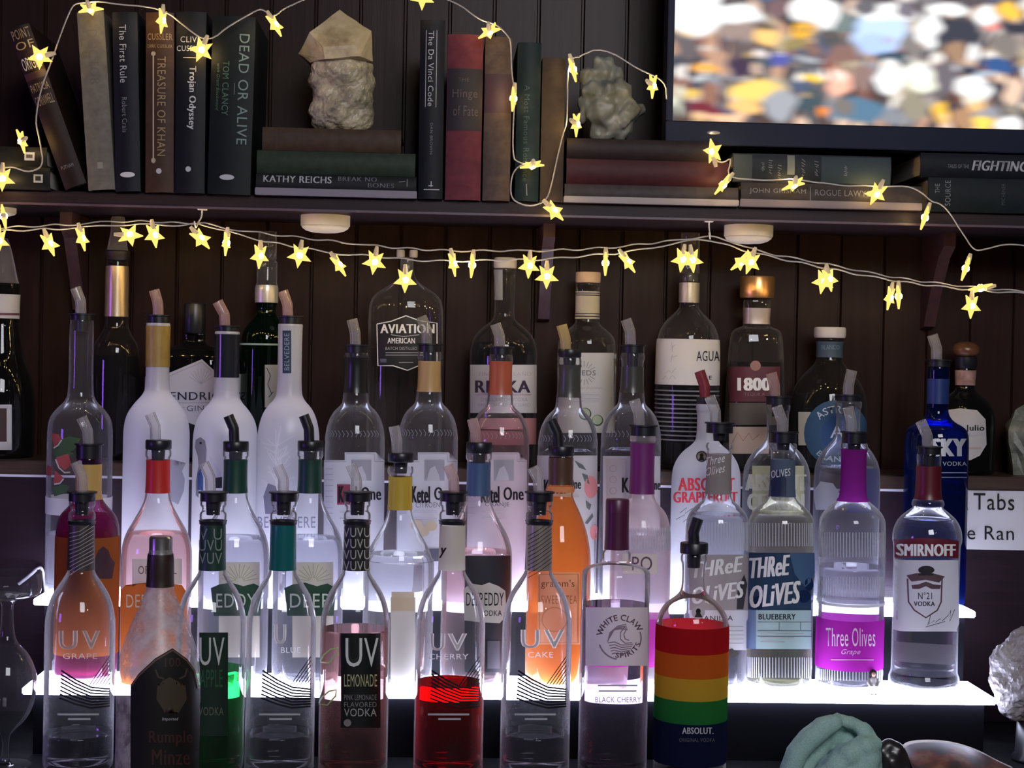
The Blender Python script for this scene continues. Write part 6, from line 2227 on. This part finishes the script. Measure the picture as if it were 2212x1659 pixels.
b.text('HAND CRAFTED IN ICELAND', 1034, 871, 1144, 878, flat((0.5, 0.45, 0.5), 0.5), 0.0015, l)
b.patch('label_lower', 1017, 903, 1158, 960, paper((0.55, 0.26, 0.28), 0.3), 0.0009)

b = Bottle('tequila_bottle', 'clear bottle with a pale wooden stopper and cream-striped neck', GD, 1266, Z_D, z_ledge,
           [(26, 612), (27, 616), (25, 626), (25, 690), (28, 702), (48, 716), (60, 730), (63, 752), (63, 900), (63, 1015)], glass((0.90, 0.90, 0.88), 0.02, 0.2, 0.02))
b.lat('stopper', [(26, 588), (27, 590), (27, 608), (26, 611)], flat((0.62, 0.42, 0.26), 0.6, 0.2, var=0.15, scale=40))
l = b.band('neck_sleeve', 630, 689, paper((0.66, 0.61, 0.47), 0.2), 0.0008)
for y in (633, 637.5, 677, 683):
    b.band('neck_stripe', y, y + 1.6, INK, 0.0014, l)
l = b.patch('label', 1206, 762, 1331, 935, paper((0.74, 0.74, 0.72), 0.35), 0.0009)
b.text('21 SEEDS', 1216, 800, 1286, 811, flat((0.10, 0.11, 0.12), 0.5), 0.0015, l)
b.decal('sun_rays', line_bm(1.3, *[[(1262 + 14 * math.sin(math.radians(a)), 806 - 14 * math.cos(math.radians(a))), (1262 + 26 * math.sin(math.radians(a)), 806 - 26 * math.cos(math.radians(a)))] for a in list(range(-60, 61, 20)) + list(range(120, 241, 20))]), flat((0.25, 0.26, 0.27), 0.5), 0.0015, l)
b.text('CUCUMBER JALAPENO', 1226, 836, 1300, 842, GREY_INK, 0.0015, l)
for i in range(3):
    b.patch('fine_print', 1240, 850 + 8 * i, 1294, 852 + 8 * i, GREY_INK, 0.0015, l)
b.decal('fruit_print', merge(poly_bm(disc(1264, 894, 13)), poly_bm(disc(1290, 908, 12))), flat((0.05, 0.07, 0.04), 0.5), 0.0014, l)
b.decal('fruit_print', merge(poly_bm(disc(1263, 893, 11)), poly_bm(disc(1289, 907, 10))), paper((0.50, 0.58, 0.40), 0.3), 0.0018, l)

b = Bottle('tequila_bottle', 'clear round-shouldered bottle with a blank-sided white wrap label and ribbed base', GD, 1485, Z_D, z_ledge,
           [(20, 592), (22, 596), (21, 606), (21, 654), (20, 664), (30, 676), (52, 696), (64, 720), (68, 748), (68, 900), (68, 1020)], glass((0.92, 0.92, 0.92), 0.02, 0.2, 0.02))
b.lat('stopper', [(19, 590), (20, 592), (20, 608), (18, 610)], flat((0.05, 0.045, 0.04), 0.4, 0.4))
bm = bmesh.new()
lathe(bm, [(b.zz(590), 21 * b.k), (b.zz(503), 20 * b.k)], 24, top='open')
obj('stopper_cover', bm, glass((1, 1, 1), 0.05, 0.35, 0.03), b.root)
b.band('neck_foil', 611, 654, flat((0.50, 0.48, 0.42), 0.4, 0.5, metal=0.6), 0.0008)
l = b.band('label', 733, 831, paper((0.78, 0.75, 0.72), 0.2), 0.0009)
b.text('AGUA', 1504, 758, 1552, 780, INK, 0.0015, l)
PEN = flat((0.52, 0.48, 0.46), 0.5)
b.decal('sketch', line_bm(1.2, [(1432, 820), (1440, 812), (1446, 820), (1454, 810), (1460, 818)], [(1440, 806), (1446, 800), (1452, 806), (1460, 796)], [(1452, 740), (1454, 760)], [(1452, 752), (1460, 744)], [(1454, 766), (1450, 782)], [(1454, 772), (1464, 768)]), PEN, 0.0015, l)
b.text('E', 1530, 812, 1536, 820, INK, 0.0015, l)
ls = [(1420 + 4 * math.sin(i * 1.3), 0) for i in range(3)]
for i in range(12):
    y = 842 + 9.5 * i
    b.band('moulded_rib', y, y + 3.2, flat((0.20, 0.20, 0.22), 0.2, 0.7), 0.0016)
b.fill(834, liquid((0.45, 0.45, 0.5), 0.15, (0.05, 0.05, 0.06)), inset=0.003)

b = Bottle('tequila_bottle', 'bottle with a chunky copper-gold cap and dark red label, tapering outward', GD, 1631, Z_D, z_ledge,
           [(27, 648), (28, 652), (28, 664), (26, 700), (30, 706), (48, 712), (54, 726), (57, 760), (61, 860), (64, 960), (65, 1025)], glass((0.80, 0.78, 0.76), 0.03, 0.22, 0.02), sq=3.2, dy=0.85)
b.lat('cap', [(35, 597), (37, 600), (37, 640), (36, 644)], flat((0.72, 0.40, 0.16), 0.3, 0.5, metal=0.85))
b.band('neck_foil', 666, 700, flat((0.46, 0.40, 0.38), 0.35, 0.5, metal=0.4), 0.0008)
l = b.patch('label', 1577, 792, 1684, 868, flat((0.085, 0.018, 0.026), 0.5), 0.0009)
b.text('1800', 1594, 816, 1664, 844, WHITE_INK, 0.0015, l, bold=0.05)
b.text('TEQUILA', 1608, 848, 1652, 856, flat((0.25, 0.12, 0.12), 0.5), 0.0015, l)
b.decal('medallion', poly_bm(disc(1632, 790, 11)), flat((0.30, 0.15, 0.12), 0.5), 0.0015, l)
b.patch('label_lower', 1577, 870, 1686, 918, flat((0.085, 0.075, 0.06), 0.5), 0.0009)
l = b.patch('label_strip', 1576, 922, 1660, 980, paper((0.62, 0.50, 0.42), 0.3), 0.0010)
b.decal('script_print', line_bm(1.6, [(1584, 956), (1594, 934), (1606, 952), (1618, 936), (1626, 950), (1640, 938)]), flat((0.4, 0.16, 0.10), 0.5), 0.0016, l)
b.fill(782, liquid((0.70, 0.66, 0.60)), inset=0.004)

b = Bottle('tequila_bottle', 'rounded clear bottle with a white cap and a large round blue label', GD, 1789, Z_D, z_ledge,
           [(28, 730), (30, 734), (27, 744), (27, 776), (34, 790), (58, 812), (74, 838), (81, 870), (82, 900), (82, 1035)], glass((0.50, 0.47, 0.42), 0.02, 0.12, 0.02))
b.lat('cap', [(32, 707), (34, 710), (34, 726), (32, 730)], flat((0.60, 0.57, 0.54), 0.4, 0.4))
l = b.band('neck_label', 738, 772, flat((0.055, 0.085, 0.12), 0.5), 0.0008)
b.text('BLANCO', 1776, 745, 1812, 755, flat((0.16, 0.24, 0.32), 0.5), 0.0013, l)
l2 = b.patch('side_label', 1726, 890, 1752, 962, paper((0.62, 0.60, 0.50), 0.3), 0.0009)
l = b.decal('round_label', poly_bm(disc(1806, 936, 68, 72)), flat((0.030, 0.075, 0.135), 0.5), 0.0013)
b.decal('round_label_centre', poly_bm(disc(1812, 938, 38, 40)), flat((0.020, 0.060, 0.150), 0.5), 0.0017, l)
b.decal('lettering', arc_text_bm('ASTRAL', 1806, 938, 46, 16, -48, 42, 0.03), flat((0.50, 0.56, 0.62), 0.5), 0.0020, l, cuty=False)
b.text('A', 1793, 918, 1822, 946, flat((0.55, 0.6, 0.66), 0.5), 0.0022, l)
b.decal('lettering', arc_text_bm('BLANCO', 1806, 938, 48, 12, 225, 135, 0.02, True), flat((0.42, 0.48, 0.54), 0.5), 0.0020, l, cuty=False)
b.fill(850, liquid((0.45, 0.43, 0.38), 0.1, (0.05, 0.05, 0.04)), inset=0.003)

b = Bottle('tequila_bottle', 'black rounded bottle with a wooden knob stopper and cream octagonal label', GD, 2083, Z_D, z_ledge,
           [(20, 796), (21, 800), (19, 828), (20, 842), (32, 852), (50, 866), (62, 890), (65, 920), (65, 1000), (64, 1040)], glass((0.03, 0.03, 0.03), 0.01, 0.05, 0.02))
b.lat('stopper', [(8, 738), (20, 741), (28, 750), (29, 760), (24, 768), (16, 771)], flat((0.13, 0.055, 0.025), 0.3, 0.5, var=0.2, scale=40), it=1)
b.lat('collar', [(21, 770), (23, 772), (23, 790), (20, 796)], BLACK)
b.band('neck_foil', 800, 832, flat((0.34, 0.20, 0.17), 0.5, 0.4, var=0.3, scale=90), 0.0012)
b.fill(860, liquid((0.03, 0.03, 0.03), 0.4, (0.004, 0.004, 0.004)))
l = b.decal('label', poly_bm([(2046, 886), (2074, 882), (2110, 886), (2128, 906), (2130, 960), (2116, 984), (2096, 994), (2060, 994), (2036, 974), (2036, 900)]), paper((0.60, 0.57, 0.55), 0.2), 0.0010)
b.text('Don Julio', 2044, 918, 2125, 934, INK, 0.0016, l, bold=0.02)
b.patch('fine_print', 2084, 966, 2118, 970, flat((0.45, 0.34, 0.3), 0.5), 0.0016, l)
b.patch('fine_print', 2090, 938, 2112, 941, GREY_INK, 0.0016, l)
